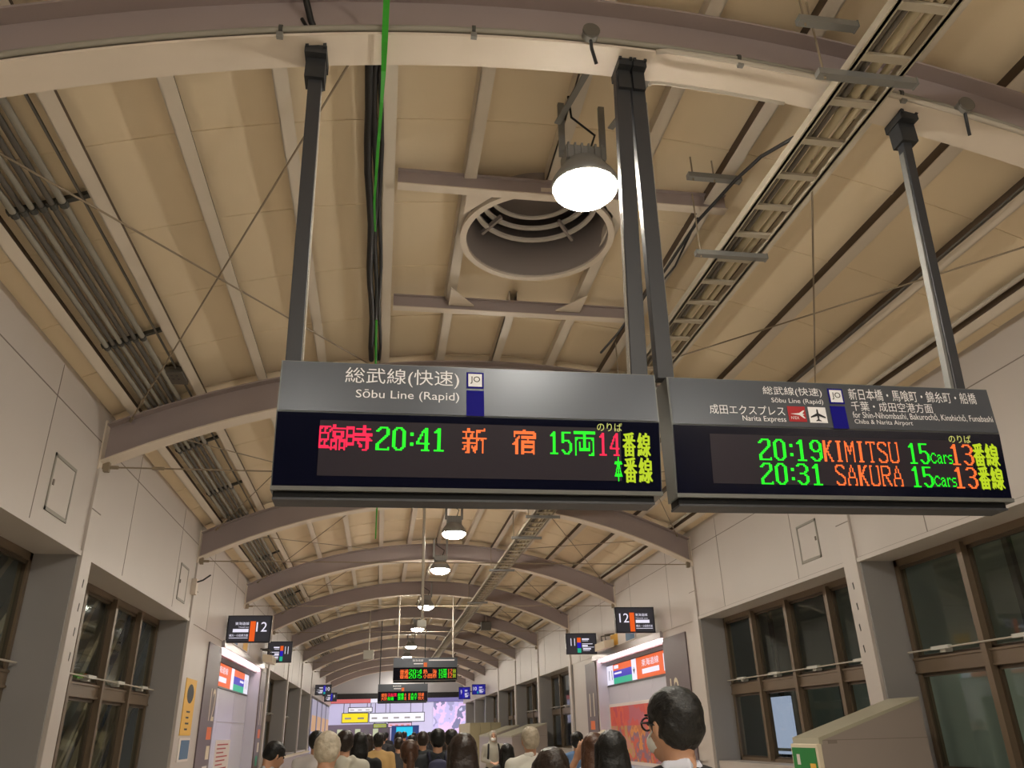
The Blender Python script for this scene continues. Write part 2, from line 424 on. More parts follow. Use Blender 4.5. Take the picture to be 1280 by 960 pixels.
# ------------------------------------------------------------------ windows
wn = 0
def window(side, ya, yb, label, npan=4, detail=True):
    global wn; wn += 1
    s = -1 if side == 'left' else 1
    X = XL if s < 0 else XR
    xg = X+s*0.53
    t = thing('window_%d' % wn, label, 'window', (xg, (ya+yb)/2, 1.03)); t['kind'] = 'structure'
    def bx(q, x0, x1, *a): q.box(min(x0, x1), max(x0, x1), *a); return q
    q = MB()
    bx(q, xg-s*0.05, xg+s*0.06, ya, yb, 3.56, 3.65); bx(q, xg-s*0.05, xg+s*0.06, ya, yb, 1.03, 1.11)
    bx(q, xg-s*0.05, xg+s*0.06, ya, ya+0.07, 1.03, 3.65); bx(q, xg-s*0.05, xg+s*0.06, yb-0.07, yb, 1.03, 3.65)
    q.build('window_frame', 'mullion', t)
    q = MB(); bx(q, X+s*0.04, xg, ya, yb, 1.03, 1.055); q.build('sill', 'wall', t)
    q = MB(); bx(q, xg-s*0.06, xg+s*0.06, ya, yb, 2.20, 2.39); bx(q, xg-s*0.075, xg-s*0.06, ya, yb, 2.36, 2.385); bx(q, xg-s*0.075, xg-s*0.06, ya, yb, 2.205, 2.23); q.build('transom', 'mullion', t)
    ws = (yb-ya)/npan
    for i in range(1, npan):
        ym = ya+ws*i
        q = MB(); bx(q, xg-s*0.10, xg+s*0.05, ym-0.035, ym+0.035, 1.08, 3.6); bx(q, xg-s*0.115, xg-s*0.10, ym-0.045, ym+0.045, 1.08, 3.6); q.build('mullion', 'mullion', t)
    for i in range(npan):
        for z0, z1 in ((1.1, 2.21), (2.38, 3.57)):
            y0, y1 = ya+ws*i+0.03, ya+ws*(i+1)-0.03
            if detail:
                q = MB()
                for (a, c, d, e) in ((y0, y1, z1-0.05, z1), (y0, y1, z0, z0+0.04), (y0, y0+0.045, z0, z1), (y1-0.045, y1, z0, z1)):
                    bx(q, xg-s*0.025, xg+s*0.02, a, c, d, e)
                sa = q.build('sash', 'mullion_dark', t)
            q = MB(); bx(q, xg, xg+s*0.008, y0, y1, z0, z1); q.build('pane', 'glass', sa if detail else t)
    if detail:
        q = MB(); q.tube([(xg-s*0.13, ya+0.02, 2.46), (xg-s*0.13, yb-0.02, 2.46)], 0.011, 6); ord_ = q.build('operating_rod', 'white_rod', t)
        for i in range(npan):
            ym = ya+ws*(i+0.5)
            q = MB(); bx(q, xg-s*0.10, xg-s*0.16, ym-0.16, ym+0.16, 2.445, 2.485); bx(q, xg-s*0.02, xg-s*0.12, ym-0.05, ym+0.05, 2.41, 2.45); q.build('latch', 'latch', ord_)
    return t
for k, (a, c) in enumerate(((-1.5, 3.9), (4.3, 9.76), (10.15, 15.56))):
    nm = ('behind the camera position', 'in the nearest bay', 'in the second bay, behind the first wall column')[k]
    if k: window('left', a, c, 'brown-framed dark window wall on the left ' + nm)
    window('right', a, c, 'brown-framed dark window wall on the right ' + nm)
for i, (a, c) in enumerate(((27.6, 33.0), (33.4, 38.8), (39.2, 44.6), (45, 50.4))):
    window('left', a, c, 'small far window on the left, %s beyond the blue-white recess' % ORD[i], 3, i < 2)
    window('right', a, c, 'small far window on the right, %s beyond the poster recess' % ORD[i], 3, i < 2)
wn += 0

# outside the left windows: sloping rafters of the stair roof, seen through the glass
for k, (ya, yb) in enumerate(((3.0, 9.7), (9.7, 16.6))):
    t = thing('stair_roof', ('sloping ribbed stair roof outside the nearest left window', 'sloping ribbed stair roof outside the second left window')[k], 'roof', (-5.2, (ya+yb)/2, 0.0))
    q = MB(); q.box(-6.8, -5.2, ya, yb, 0.0, 0.4); q.build('base', 'pipe_dark', t)
    q = MB()
    n = 16
    for i in range(n):
        y = ya+(yb-ya)*i/n
        q.bar((-4.55-0.02*(i % 3), y-1.0, 0.5), (-4.75, y+(2.6 if i % 2 else 2.2), 4.0), 0.10 if i % 2 else 0.05, 0.10)
    q.build('slats', mat('slat_brown', (150, 134, 112), .7), t)
    q = MB(); q.quad((-4.9, ya, 0.3), (-4.9, yb, 0.3), (-5.1, yb, 4.0), (-5.1, ya, 4.0)); q.quad((-5.0, ya, 0.3), (-5.0, yb, 0.3), (-5.2, yb, 4.0), (-5.2, ya, 4.0))
    q.build('sheeting', 'pipe_dark', t)

t = thing('outer_wall', 'grey-green wall added outside the right windows to lighten their panes', 'wall', (9.6, 9, 0))  # added wall, its grey-green lifts the tone of the dark right panes
q = MB(); q.box(9.5, 9.8, 2, 24, 0, 5.5); q.build('face', mat('outer_grey', (150, 158, 148), .8, noise=.3, nscale=.5), t)
q = MB()
for i in range(8): q.box(9.42, 9.5, 2.5+i*2.7, 2.62+i*2.7, 0, 5.5)
q.build('ribs', 'pipe_dark', t)
# lit white board behind the right window
q = MB(); q.box(7.28, 7.34, 14.2, 14.95, 1.16, 2.12)
t = q.build('lit_board', emat('lit_board', (196, 206, 236), 0.62)); tag(t, 'pale lit board glowing behind the second right window', 'board')
q = MB(); q.box(7.275, 7.279, 14.26, 14.9, 1.21, 1.26); q.build('caption_strip', 'galv', t)
q = MB(); q.box(7.29, 7.33, 14.3, 14.36, 0, 1.16); q.box(7.29, 7.33, 14.8, 14.86, 0, 1.16); q.build('stand', 'dark', t)

# wall access hatches
def hatch(side, y0, y1, z0, z1, lb):
    s = -1 if side == 'left' else 1; X = XL if s < 0 else XR
    t = thing('access_hatch', lb, 'hatch', (X, (y0+y1)/2, z0))
    def bx(q, x0, x1, *a): q.box(min(x0, x1), max(x0, x1), *a); return q
    q = MB()
    for a in ((y0, y1, z0, z0+0.035), (y0, y1, z1-0.035, z1), (y0, y0+0.03, z0, z1), (y1-0.03, y1, z0, z1)): bx(q, X, X-s*0.012, *a)
    q.build('hatch_frame', 'pipe', t)
    q = MB(); bx(q, X, X-s*0.008, y0+0.035, y1-0.035, z0+0.04, z1-0.04); q.build('hatch_door', 'wall', t)
    q = MB(); bx(q, X-s*0.008, X-s*0.02, y0+0.05, y0+0.08, (z0+z1)/2-0.03, (z0+z1)/2+0.03); q.build('latch', 'seam', t)
hatch('left', 8.58, 9.2, 3.87, 4.49, 'square access hatch on the left wall before the first column')
hatch('right', 10.68, 11.26, 3.89, 4.47, 'square access hatch on the right wall below the right board')
hatch('left', 14.5, 15.1, 3.87, 4.49, 'square access hatch on the left wall before the second column')
# small bracket lamp stub on the left wall
t = thing('wall_bracket', 'small pale wall bracket with a hook on the left column', 'bracket', (XL+0.04, 15.6, 4.15))
q = MB(); q.box(XL, XL+0.09, 15.45, 15.6, 4.1, 4.38); q.build('mount', 'flange', t)
q = MB(); q.tube([(XL+0.08, 15.5, 4.32), (XL+0.2, 15.45, 4.35), (XL+0.33, 15.42, 4.44)], 0.015, 6); q.build('hook', 'dark', t)

# ================================================================== DEPARTURE BOARDS
G = {
'0': ["..####..",".##..##.","##....##","##....##","##....##","##....##","##....##","##....##","##....##","##....##","##....##","##....##",".##..##.","..####.."],
'1': ["...##...","..###...",".####...","...##...","...##...","...##...","...##...","...##...","...##...","...##...","...##...","...##...","...##...",".######."],
'2': ["..#####.",".##...##","##....##","......##","......##",".....##.","....##..","...##...","..##....",".##.....","##......","##......","##.....#","########"],
'3': [".#####..","##...##.","......##","......##","......##",".....##.","..####..",".....##.","......##","......##","......##","##....##",".##..##.","..####.."],
'4': [".....##.","....###.","...####.","...#.##.","..##.##.","..#..##.",".##..##.",".#...##.","##...##.","########",".....##.",".....##.",".....##.","...#####"],
'5': ["#######.","##......","##......","##......","##......","######..","##...##.","......##","......##","......##","......##","##....##",".##..##.","..####.."],
'9': ["..####..",".##..##.","##....##","##....##","##....##","##....##",".##..###","..####.#","......##","......##","......##","##....##",".##..##.","..####.."],
':': ["...","...","...",".##",".##","...","...","...","...",".##",".##","...","...","..."],
'K': ["##...##","##..##.","##..#..","##.##..","##.#...","####...","###....","####...","##.#...","##.##..","##..#..","##..##.","##...#.","##...##"],
'I': [".####.","..##..","..##..","..##..","..##..","..##..","..##..","..##..","..##..","..##..","..##..","..##..","..##..",".####."],
'M': ["#.....#","##...##","##...##","###.###","#.#.#.#","#.#.#.#","#.###.#","#..#..#","#..#..#","#.....#","#.....#","#.....#","#.....#","#.....#"],
'T': ["#######","#..#..#","...#...","...#...","...#...","...#...","...#...","...#...","...#...","...#...","...#...","...#...","...#...","..###.."],
'S': [".#####.","##...##","#.....#","#......","##.....",".##....","..###..","....##.",".....##","......#","......#","#.....#","##...##",".#####."],
'U': ["##...##","#.....#","#.....#","#.....#","#.....#","#.....#","#.....#","#.....#","#.....#","#.....#","#.....#","#.....#","##...##",".#####."],
'A': ["...#...","...#...","..#.#..","..#.#..","..#.#..",".#...#.",".#...#.",".#...#.",".#####.","#.....#","#.....#","#.....#","#.....#","##...##"],
'R': ["######.","#....##","#.....#","#.....#","#.....#","#....##","######.","#..#...","#..##..","#...#..","#...##.","#....#.","#....##","##....#"],
'c': ["..###.",".#...#","#.....","#.....","#.....",".#...#","..###."],
'a': [".###..","#...#.","..###.",".#..#.","#...#.","#..##.",".##.##"],
'r': ["#.##.","##..#","#....","#....","#....","#....","##..."],
's': [".####","#....","#....",".###.","....#","....#","####."],
}
def raster(ch, n=16, thr=0.36):
    vs, fs = text_tris(ch)
    xs = [p[0] for p in vs]; ys = [p[1] for p in vs]; a, b, c, d = min(xs), max(xs), min(ys), max(ys)
    S = 5; grid = [[0]*(n*S) for _ in range(n*S)]
    for f in fs:
        P = [((vs[i][0]-a)/(b-a)*n*S, (d-vs[i][1])/(d-c)*n*S) for i in f]
        for k in range(1, len(P)-1):
            p0, p1, p2 = P[0], P[k], P[k+1]
            den = (p1[1]-p2[1])*(p0[0]-p2[0])+(p2[0]-p1[0])*(p0[1]-p2[1])
            if abs(den) < 1e-9: continue
            for yy in range(max(0, int(min(p0[1], p1[1], p2[1]))), min(n*S, int(max(p0[1], p1[1], p2[1]))+1)):
                for xx in range(max(0, int(min(p0[0], p1[0], p2[0]))), min(n*S, int(max(p0[0], p1[0], p2[0]))+1)):
                    px, py = xx+.5, yy+.5
                    l0 = ((p1[1]-p2[1])*(px-p2[0])+(p2[0]-p1[0])*(py-p2[1]))/den
                    l1 = ((p2[1]-p0[1])*(px-p2[0])+(p0[0]-p2[0])*(py-p2[1]))/den
                    if l0 >= 0 and l1 >= 0 and l0+l1 <= 1: grid[yy][xx] = 1
    out = []
    for j in range(n):
        out.append(''.join('#' if sum(grid[j*S+q][i*S+r] for q in range(S) for r in range(S)) >= thr*S*S else '.' for i in range(n)))
    return out
PITCH = 0.00857
def dots(mb, rows, u0, u1, v0, v1, place):
    nx = len(rows[0]); ny = len(rows); du = (u1-u0)/nx; dv = (v1-v0)/ny
    for j, r in enumerate(rows):
        for i, ch in enumerate(r):
            if ch == '#':
                u = u0+(i+.5)*du; v = v0+(j+.5)*dv; a, c = du*.52, dv*.50
                n = len(mb.v)
                mb.v += [place(u+a*x, v+c*y) for x, y in ((-.5, -1), (.5, -1), (1, -.5), (1, .5), (.5, 1), (-.5, 1), (-1, .5), (-1, -.5))]
                mb.face(range(n, n+8))
def led_text(mb, s, u0, u1, v0, v1, place):
    wd = [len(G[c][0]) for c in s]; gap = 1.6; tot = sum(wd)+gap*(len(s)-1); k = (u1-u0)/tot; x = u0
    for c, n in zip(s, wd):
        dots(mb, G[c], x, x+n*k, v0, v1, place); x += (n+gap)*k

def board(name, label, o, roll, t1, t2, W, H1, H2, depth=0.20):
    o = Vector(o); X = Vector((1, 0, roll)).normalized()
    D1 = Vector((0, math.sin(t1), -math.cos(t1))); D2 = Vector((0, math.sin(t2), -math.cos(t2)))
    o2 = o+D1*H1; o3 = o2+D2*H2
    t = thing(name, label, 'departure board', o3+X*W/2)
    Y = Vector((0, 1, 0)); Z = Vector((0, 0, 1))
    b1 = o+Y*depth; b2 = o2+Y*depth; b3 = o3+Y*(depth-0.06)
    q = MB()    # housing: five-sided box behind the two faces
    q.rings([[p+X*u for p in (o+Y*.004, o2+Y*.004, o3+Y*.004, b3, b2, b1)] for u in (0.0, W)])
    q.build('housing', 'sign_edge', t)
    H = plane(o, X, D1, 0.0); L = plane(o2, X, D2, 0.0)
    q = MB(); put_rect(q, 0.008, W-0.008, 0.006, H1-0.004, lambda u, v: H(u, v, 0.003)); hp = q.build('header_panel', 'sign_grey', t)
    q = MB(); put_rect(q, 0.006, W-0.006, 0.004, H2-0.022, lambda u, v: L(u, v, 0.003)); sp = q.build('screen', 'screen', t)
    q = MB()
    q.obox(o3-D2*0.022-Y*0.012, X*W, Y*0.02, D2*0.022); q.build('lower_frame', 'sign_edge', t)
    q = MB(); q.obox(o3+X*0.012+Y*0.01, X*(W-0.06), Y*(depth-0.08), Z*-0.035); q.build('under_tray', 'sign_under', t)
    q = MB(); q.obox(o3+X*0.012+Y*0.0+Z*-0.035, X*(W-0.06), Y*(depth-0.06), Z*-0.012); q.build('tray_lip', 'pole', t)
    t_ = (t, hp, sp)
    return t_, (lambda u, v: H(u, v, 0.006)), (lambda u, v: L(u, v, 0.006)), (lambda u, v: L(u, v, 0.009))

def line_symbol(t, H, box, bar):
    q = MB(); put_rect(q, *box, H); q.build('line_symbol_border', 'blue_print', t)
    k = 0.010; H2 = lambda u, v: H(u, v)+Vector((0, -0.002, 0)); H3 = lambda u, v: H(u, v)+Vector((0, -0.004, 0))
    q = MB(); put_rect(q, box[0]+k, box[1]-k, box[2]+k, box[3]-k, H2); q.build('line_symbol_field', 'white_print', t)
    q = MB(); put_text(q, 'JO', box[0]+.021, box[1]-.021, box[2]+.026, box[3]-.026, H3); q.build('line_symbol_letters', 'black_print', t)
    q = MB(); put_rect(q, *bar, H); q.build('line_colour_bar', 'blue_print', t)

# --- left board
(tb, th, tl), H, L, LD = board('departure_board', 'left large departure board showing 20:41 in green', (-0.5965, 3.95, 3.5156), .0063, .0046, .1818, 2.1034, .2953, .418)
for a_ in (('総武線(快速)', .3426, .9616, .030, .137), ('Sōbu Line (Rapid)', .4044, .9621, .1586, .222)): q = MB(); put_text(q, *a_, H); q.build('header_lettering', 'white_print', th)
 
line_symbol(th, H, (1.0028, 1.0992, .0333, .130), (1.0028, 1.1002, .1435, .2945))
q = MB(); put_rect(q, .2284, 1.8704, .0445, .3385, L); q.build('led_module', 'module', tl)
q = MB()
for ch, u in (('臨', .2275), ('時', .3665)): dots(q, raster(ch), u, u+.137, .0665, .2035, LD)
q.build('led_word', 'led_red', tl)['label'] = 'red glowing word meaning extra train'
q = MB(); led_text(q, '20:41', .522, .8925, .0725, .1985, LD); q.build('led_time', 'led_green', tl)['label'] = 'green glowing time 20:41'
q = MB(); led_text(q, '15', 1.4596, 1.590, .0725, .1985, LD); dots(q, raster('両'), 1.5996, 1.7225, .0665, .2035, LD); q.build('led_cars', 'led_green', tl)['label'] = 'green glowing car count'
q = MB(); dots(q, raster('新'), .9825, 1.1147, .0665, .2035, LD); dots(q, raster('宿'), 1.2557, 1.3879, .0665, .2035, LD)
q.build('led_destination', 'led_orange', tl)['label'] = 'orange glowing destination'
q = MB(); led_text(q, '14', 1.7392, 1.8603, .0725, .2005, LD); q.build('led_platform', 'led_red', tl)['label'] = 'red glowing platform number 14'
q = MB(); dots(q, raster('本')[0:16], 1.8294, 1.8735, .2045, .3416, LD); q.build('led_symbol', 'led_green', tl)['label'] = 'green half glyph at the end of the second row'
q = MB()
for v0, v1, du in ((.0665, .2025, 0), (.2067, .3475, .004)):
    put_text(q, '番', 1.8826+du, 1.9518+du, v0, v1, LD); put_text(q, '線', 1.9671+du, 2.0386+du*1.6, v0, v1, LD)
    for e in (-.0035, .0035):
        put_text(q, '番', 1.8826+du+e, 1.9518+du+e, v0+e*.4, v1+e*.4, LD); put_text(q, '線', 1.9671+du+e, 2.0386+du*1.6+e, v0+e*.4, v1+e*.4, LD)
q.build('platform_lettering', 'yellow_print', tl)
q = MB(); put_text(q, 'のりば', 1.7344, 1.8785, .015, .0628, LD); q.build('caption_lettering', 'noriba_print', tl)

# --- right board
(tb, th, tr), H, L, LD = board('departure_board', 'right large departure board listing 20:19 and 20:31 trains', (1.5781, 3.95, 3.5192), .0062, .0017, .118, 2.0906, .2954, .4183)
for a_ in (('総武線(快速)', .5841, .9595, .0388, .100), ('Sōbu Line (Rapid)', .6296, .9575, .1105, .150), ('成田エクスプレス', .2363, .7012, .1654, .226), ('Narita Express', .4315, .7008, .2301, .2727), ('新日本橋・馬喰町・錦糸町・船橋', 1.1345, 1.9887, .032, .107), ('千葉・成田空港方面', 1.1356, 1.6739, .1145, .1775), ('for Shin-Nihombashi, Bakurochō, Kinshichō, Funabashi', 1.1336, 2.0651, .1811, .2282), ('Chiba & Narita Airport', 1.1365, 1.5152, .2312, .2680)): q = MB(); put_text(q, *a_, H); q.build('header_lettering', 'white_print', th)
line_symbol(th, H, (.9995, 1.0973, .0382, .1369), (.9945, 1.0925, .1517, .2945))
q = MB(); put_rect(q, .720, .8318, .1622, .2589, H); q.build('train_symbol_field', 'red_print', th)
Hb = lambda u, v: H(u, v)+Vector((0, -0.002, 0))
def poly(q, pts, u0, v0, w_, h_, pl):
    n = len(q.v); q.v += [Vector(pl(u0+x*w_, v0+y*h_)) for x, y in pts]; q.face(range(n, n+len(pts)))
q = MB()
poly(q, [(.12, .50), (.62, .44), (.86, .26), (.95, .26), (.80, .47), (.92, .52), (.80, .57), (.95, .78), (.86, .78), (.62, .58)], .72, .1622, .1118, .0967, Hb)
put_text(q, "N'EX", .735, .785, .226, .244, Hb); q.build('train_symbol', 'white_print', th)
q = MB(); put_rect(q, .8504, .9632, .1628, .2624, H); q.build('airport_symbol_field', 'white_print', th)
q = MB()
pl_ = [(.5, .10), (.545, .2), (.555, .40), (.92, .62), (.92, .70), (.555, .58), (.54, .78), (.65, .87), (.65, .91), (.5, .88), (.35, .91), (.35, .87), (.46, .78), (.445, .58), (.08, .70), (.08, .62), (.445, .40), (.455, .2)]
poly(q, pl_, .8504, .1628, .1128, .0996, Hb); q.build('airport_symbol', 'black_print', th)
q = MB(); put_rect(q, .2181, 1.8673, .0511, .3360, L); q.build('led_module', 'module', tr)
for a_, nm in ((('20:19', .5064, .8985, .0725, .1985), 'led_time'), (('20:31', .504, .8873, .2135, .3375), 'led_time'), (('15', 1.4448, 1.5827, .0755, .2000), 'led_car_count'), (('15', 1.4433, 1.5837, .2155, .3390), 'led_car_count')):
    q = MB(); led_text(q, *a_, LD); q.build(nm, 'led_green', tr)['label'] = 'green glowing '+a_[0]
q = MB()
for v in (.1371, .2743):
    u = 1.588
    dots(q, G['c'], u, u+.038, v-.006, v+.058, LD); dots(q, G['a'], u+.044, u+.078, v+.004, v+.058, LD); dots(q, G['r'], u+.086, u+.113, v+.004, v+.058, LD); dots(q, G['s'], u+.117, u+.144, v+.004, v+.058, LD)
q.build('led_cars', 'led_green', tr)['label'] = 'small green word Cars in both rows'
for a_ in (('KIMITSU', .9068, 1.3837, .0725, .1985), ('SAKURA', .9653, 1.386, .2148, .3360)): q = MB(); led_text(q, *a_, LD); q.build('led_destination', 'led_orange', tr)['label'] = 'orange glowing '+a_[0]
for v in (.0745, .2139): q = MB(); led_text(q, '13', 1.7211, 1.8755, v, v+.127, LD); q.build('led_platform', 'led_orange', tr)['label'] = 'orange glowing platform number 13'
q = MB()
for v0, v1, du in ((.0672, .2050, 0), (.2089, .3435, .008)):
    for e in (-.0035, 0, .0035):
        put_text(q, '番', 1.8783+du+e, 1.9496+du+e, v0+e, v1+e, LD); put_text(q, '線', 1.9597+du+e, 2.0437+du*.5+e, v0+e, v1+e, LD)
q.build('platform_lettering', 'yellow_print', tr)
q = MB(); put_text(q, 'のりば', 1.7295, 1.8775, .0183, .0655, LD); q.build('caption_lettering', 'noriba_print', tr)

# hanger poles of the boards
def hanger(x0, x1, ztop, zbot, label, wd=0.085, fuzzy=1, ew=0.012, em='dust'):
    t = thing('hanger_pole', label, 'pole', (x1, 4.01, zbot))
    q = MB(); q.bar((x0, 4.01, ztop-0.02), (x1, 4.01, zbot), wd, 0.07, up=(0, 1, 0)); q.build('shaft', 'pole', t, bevel=0.004)
    q = MB(); q.bar((x0+wd*.5*fuzzy, 4.015, ztop-0.3), (x1+wd*.5*fuzzy, 4.015, zbot+0.01), ew, 0.05, up=(0, 1, 0)); q.build('dusty_lit_edge', em, t)  # dust on three poles; on the slanted one a painted lit face
    q = MB(); cw_ = .048 if .5 < x0 < 2 else .07; q.box(x0-cw_, x0+cw_, 3.9, 4.09, ztop-0.06, ztop+0.005); q.box(x0-cw_*.9, x0+cw_*.9, 3.95, 4.07, ztop-0.22, ztop-0.06)
    for dx in (-cw_*.8, cw_*.8): q.box(x0+dx-.01, x0+dx+.01, 3.885, 3.92, ztop-0.02, ztop+0.035)
    q.build('clamp', 'dark', t)
    return t
hanger(-0.585, -0.54, zarc(-.6, RB), 3.52, 'dark steel hanger pole at the left end of the left board')
hanger(1.52, 1.425, zarc(1.5, RB), 3.52, 'dark hanger pole at the right end of the left board, in front of the lamp', 0.10, -1)
hanger(1.625, 1.585, zarc(1.7, RB), 3.52, 'dark hanger pole at the left end of the right board, beside its twin', 0.10, 1)
hanger(3.65, 3.51, zarc(3.65, RB), 3.52, 'slanted dark hanger pole at the right end of the right board', 0.065, -1, 0.045, 'galv')  # pale galv strip paints in the lit left face

# ================================================================== LAMPS
def lamp_proto(x, y, z):
    t = thing('high_bay_lamp', 'glowing round high-bay lamp beside the middle hanger poles', 'lamp', (x, y, z), 'high-bay lamps along the crown')
    q = MB(); q.lathe((x, y, z), [(0.02, -0.115), (0.12, -0.105), (0.20, -0.075), (0.245, -0.03), (0.255, 0.0), (0.24, 0.03), (0.2, 0.04)], 32); q.build('lens', 'lens', t, smooth=True)
    q = MB(); q.lathe((x, y, z), [(0.262, -0.005), (0.268, 0.02), (0.262, 0.05), (0.235, 0.10), (0.20, 0.15), (0.17, 0.19), (0.17, 0.21), (0.02, 0.21)], 32); q.build('reflector', 'lamp_body', t, smooth=True)
    q = MB()
    q.box(x-0.16, x+0.16, y-0.10, y+0.10, z+0.21, z+0.34)
    for i in range(6): q.box(x-0.15+i*0.055, x-0.135+i*0.055, y-0.12, y+0.12, z+0.2, z+0.35)
    q.build('gear_box', 'lamp_body', t)
    for s in (-1, 1):
        q = MB(); q.bar((x+s*0.17, y, z+0.3), (x+s*0.17, y-0.05, 6.36), 0.05, 0.03); q.build('suspension_arm', 'galv', t)
    q = MB(); q.bar((x-0.19, y, z+0.36), (x+0.19, y, z+0.36), 0.05, 0.04); q.build('yoke', 'galv', t)
    q = MB(); q.tube([(x+.05, y, z+.34), (x+.1, y-.05, z+.5), (x-.1, y-.1, z+.62), (x-.12, y-.12, 6.38)], 0.01, 6); q.build('flex', 'cable', t)
    return t
LY = [(4.85, 'glowing round high-bay lamp beside the middle hanger poles'), (0.1, None), (-5.7, None), (10.7, None), (16.6, 'largest of the far glowing lamps, just under the left board'), (20.7, 'second far glowing lamp under the left board'), (27.2, 'third far glowing lamp, beside the camera pole'),  # unseen lamp overhead pulled forward to brighten the board fronts
      (33.4, 'fourth far glowing lamp, below the camera box'), (40.5, 'fifth far glowing lamp, above the distant orange-green board'), (46.2, 'sixth far glowing lamp, higher of the pair over the distant board'), (52.0, 'seventh far glowing lamp'), (57.5, 'eighth far glowing lamp'), (62.5, 'farthest glowing lamp, almost touching the distant board')]
lp = lamp_proto(1.44, LY[0][0], 5.56)
for y, lb in LY[1:]:
    dup(lp, (1.44, y, 5.56), lb or ('round high-bay lamp %s' % ('hidden above the left board' if y > 5 else 'just behind the camera' if y > -3 else 'farther behind the camera')))
for x, y, nm in ((-1.3, -2.6, 'left'), (4.1, -2.6, 'right')):  # added unseen side lamps that brighten the board fronts
    dup(lp, (x, y, 5.30), 'added round fill lamp, unseen behind the camera, %s of the middle row' % nm)

# ================================================================== CABLE LADDER (right of crown)
LX0, LX1, LZ = 2.985, 3.36, 5.70
t = thing('cable_ladder', 'long pale cable ladder running along the roof right of the lamps', 'cable tray', ((LX0+LX1)/2, 20, LZ))
for x in (LX0, LX1):
    q = MB(); q.box(x-0.012, x+0.012, -4, 58, LZ, LZ+0.09); q.box(x-0.025, x+0.025, -4, 58, LZ, LZ+0.012); q.build('side_rail', 'tray', t)
q2 = MB()
y = 3.04-0.41*8; n = 0
while y < 58:
    tgt = MB() if n < 60 else q2
    tgt.box(LX0, LX1, y-0.03, y+0.03, LZ+0.004, LZ+0.03)
    if n < 60: tgt.build('rung', 'tray', t)
    y += 0.41; n += 1
o = q2.build('far_rung', 'tray', t); o['kind'] = 'stuff'
for i, (x, r, m, lb) in enumerate(((LX0+.07, .022, 'traycable2', 'thin dark grey cable lying leftmost in the cable ladder'), (LX0+.12, .022, 'traycable2', 'second dark grey cable lying in the cable ladder'), (LX0+.20, .036, 'traycable', 'thick beige cable lying in the middle of the cable ladder'), (LX0+.29, .03, 'traycable', 'beige cable lying right of the thick one in the cable ladder'))):
    q = MB(); q.tube([(x+0.008*math.sin(j*1.7+i), -4+j*1.24, LZ+0.03+r) for j in range(51)], r, 6)
    tag(q.build('cable', m, smooth=True), lb, 'cable', 'cables in the cable ladder')
hb = [(3.59, 2.75, 3.47), (5.30, 2.53, 3.02), (5.78, 2.73, 3.42), (8.9, 2.85, 3.5), (11.7, 2.82, 3.5), (15.5, 2.82, 3.52), (17.4, 2.82, 3.5), (21.3, 2.82, 3.5), (27.1, 2.82, 3.5)]
hb.append((3.46, 2.60, 3.02)); hn = ['crossing the near roof arch', 'short one left of the ladder', 'just beyond the cross beam', 'beside the right board top', 'hidden above the right board', 'at the far arch under the left board', 'second one beyond the left board', 'third one beyond the left board', 'farthest one along the ladder', 'short one before the nearest arch']
for (y, a, c), nm in zip(hb, hn):
    t = thing('ladder_hanger', 'grey steel strut carrying the cable ladder, ' + nm, 'strut', ((a+c)/2, y, 5.74))
    q = MB()
    z = LZ-0.005 if (y != 5.30) else 6.18
    if y == 3.46: z = 6.02
    q.box(a, c, y-0.03, y+0.03, z-0.05, z); q.box(c, c+0.012, y-0.034, y+0.034, z-0.054, z+0.004)
    q.build('strut', 'galv', t)
    for x in (a+.05,) if y != 5.30 else (a+.05, a+.25):
        q = MB(); q.tube([(x, y, z-0.07), (x, y, zarc(x, RT)+0.02)], 0.008, 6); q.build('hanger_rod', 'rod', t)
# black cable near the ladder
q = MB(); q.tube([(2.99, 4.3, 5.78), (2.97, 4.5, 5.86), (2.97, 4.8, 6.0), (2.92, 5.2, 6.06), (2.86, 5.9, 6.13), (2.83, 6.8, 6.12), (2.80, 7.4, 6.16), (2.78, 8.4, 6.2), (2.72, 9.0, 6.22)], 0.016, 8)
q.tube([(2.86, 5.9, 6.16), (2.87, 6.6, 6.06), (2.84, 7.4, 6.12)], 0.012, 6)
tag(q.build('cable', 'cable', smooth=True), 'slack black cable hanging just left of the cable ladder', 'cable')

# ================================================================== CONDUITS ON THE LEFT
cb = [('leftmost', -23.05, .028), ('second', -22.7, .024), ('third', -22.35, .024), ('fourth', -22.0, .024), ('fifth', -21.6, .024), ('rightmost', -21.2, .03)]
for nm, th, r in cb:
    p = polar(th, RCEIL-0.10, 0)
    q = MB(); q.tube([(p.x, Y0, p.z), (p.x, 60, p.z)], r, 8)
    tag(q.build('conduit', 'pipe' if nm in ('leftmost', 'third', 'rightmost') else 'pipe_dark', smooth=True), 'grey conduit running beside the left wall, %s of the bundle of six' % nm, 'conduit', 'conduits beside the left wall')
p = polar(-20.45, RCEIL-0.09, 0)
q = MB(); q.tube([(p.x, Y0, p.z), (p.x, 60, p.z)], .014, 6); tag(q.build('conduit', 'pipe_dark', smooth=True), 'single thin dark conduit right of the left bundle', 'conduit')
for i, y in enumerate((5.75, 8.15, 11.6, 13.9, 17.4, 19.7, 23.2, 25.5)):
    a = polar(-23.3, RCEIL-0.07, y); c = polar(-19.9, RCEIL-0.055, y)
    t = thing('conduit_bracket', 'dark bracket holding the left conduits, %s from the camera' % ORD[i], 'bracket', (a+c)/2, 'conduit brackets')
    q = MB(); q.bar(a, c, 0.05, 0.04); q.build('crossbar', 'bracket', t)
    for nm, th, r in cb:
        pp = polar(th, RCEIL-0.10, y); q = MB(); q.tube([(pp.x, y-0.03, pp.z), (pp.x, y+0.03, pp.z)], r+0.008, 8); q.build('clip', 'bracket', t)
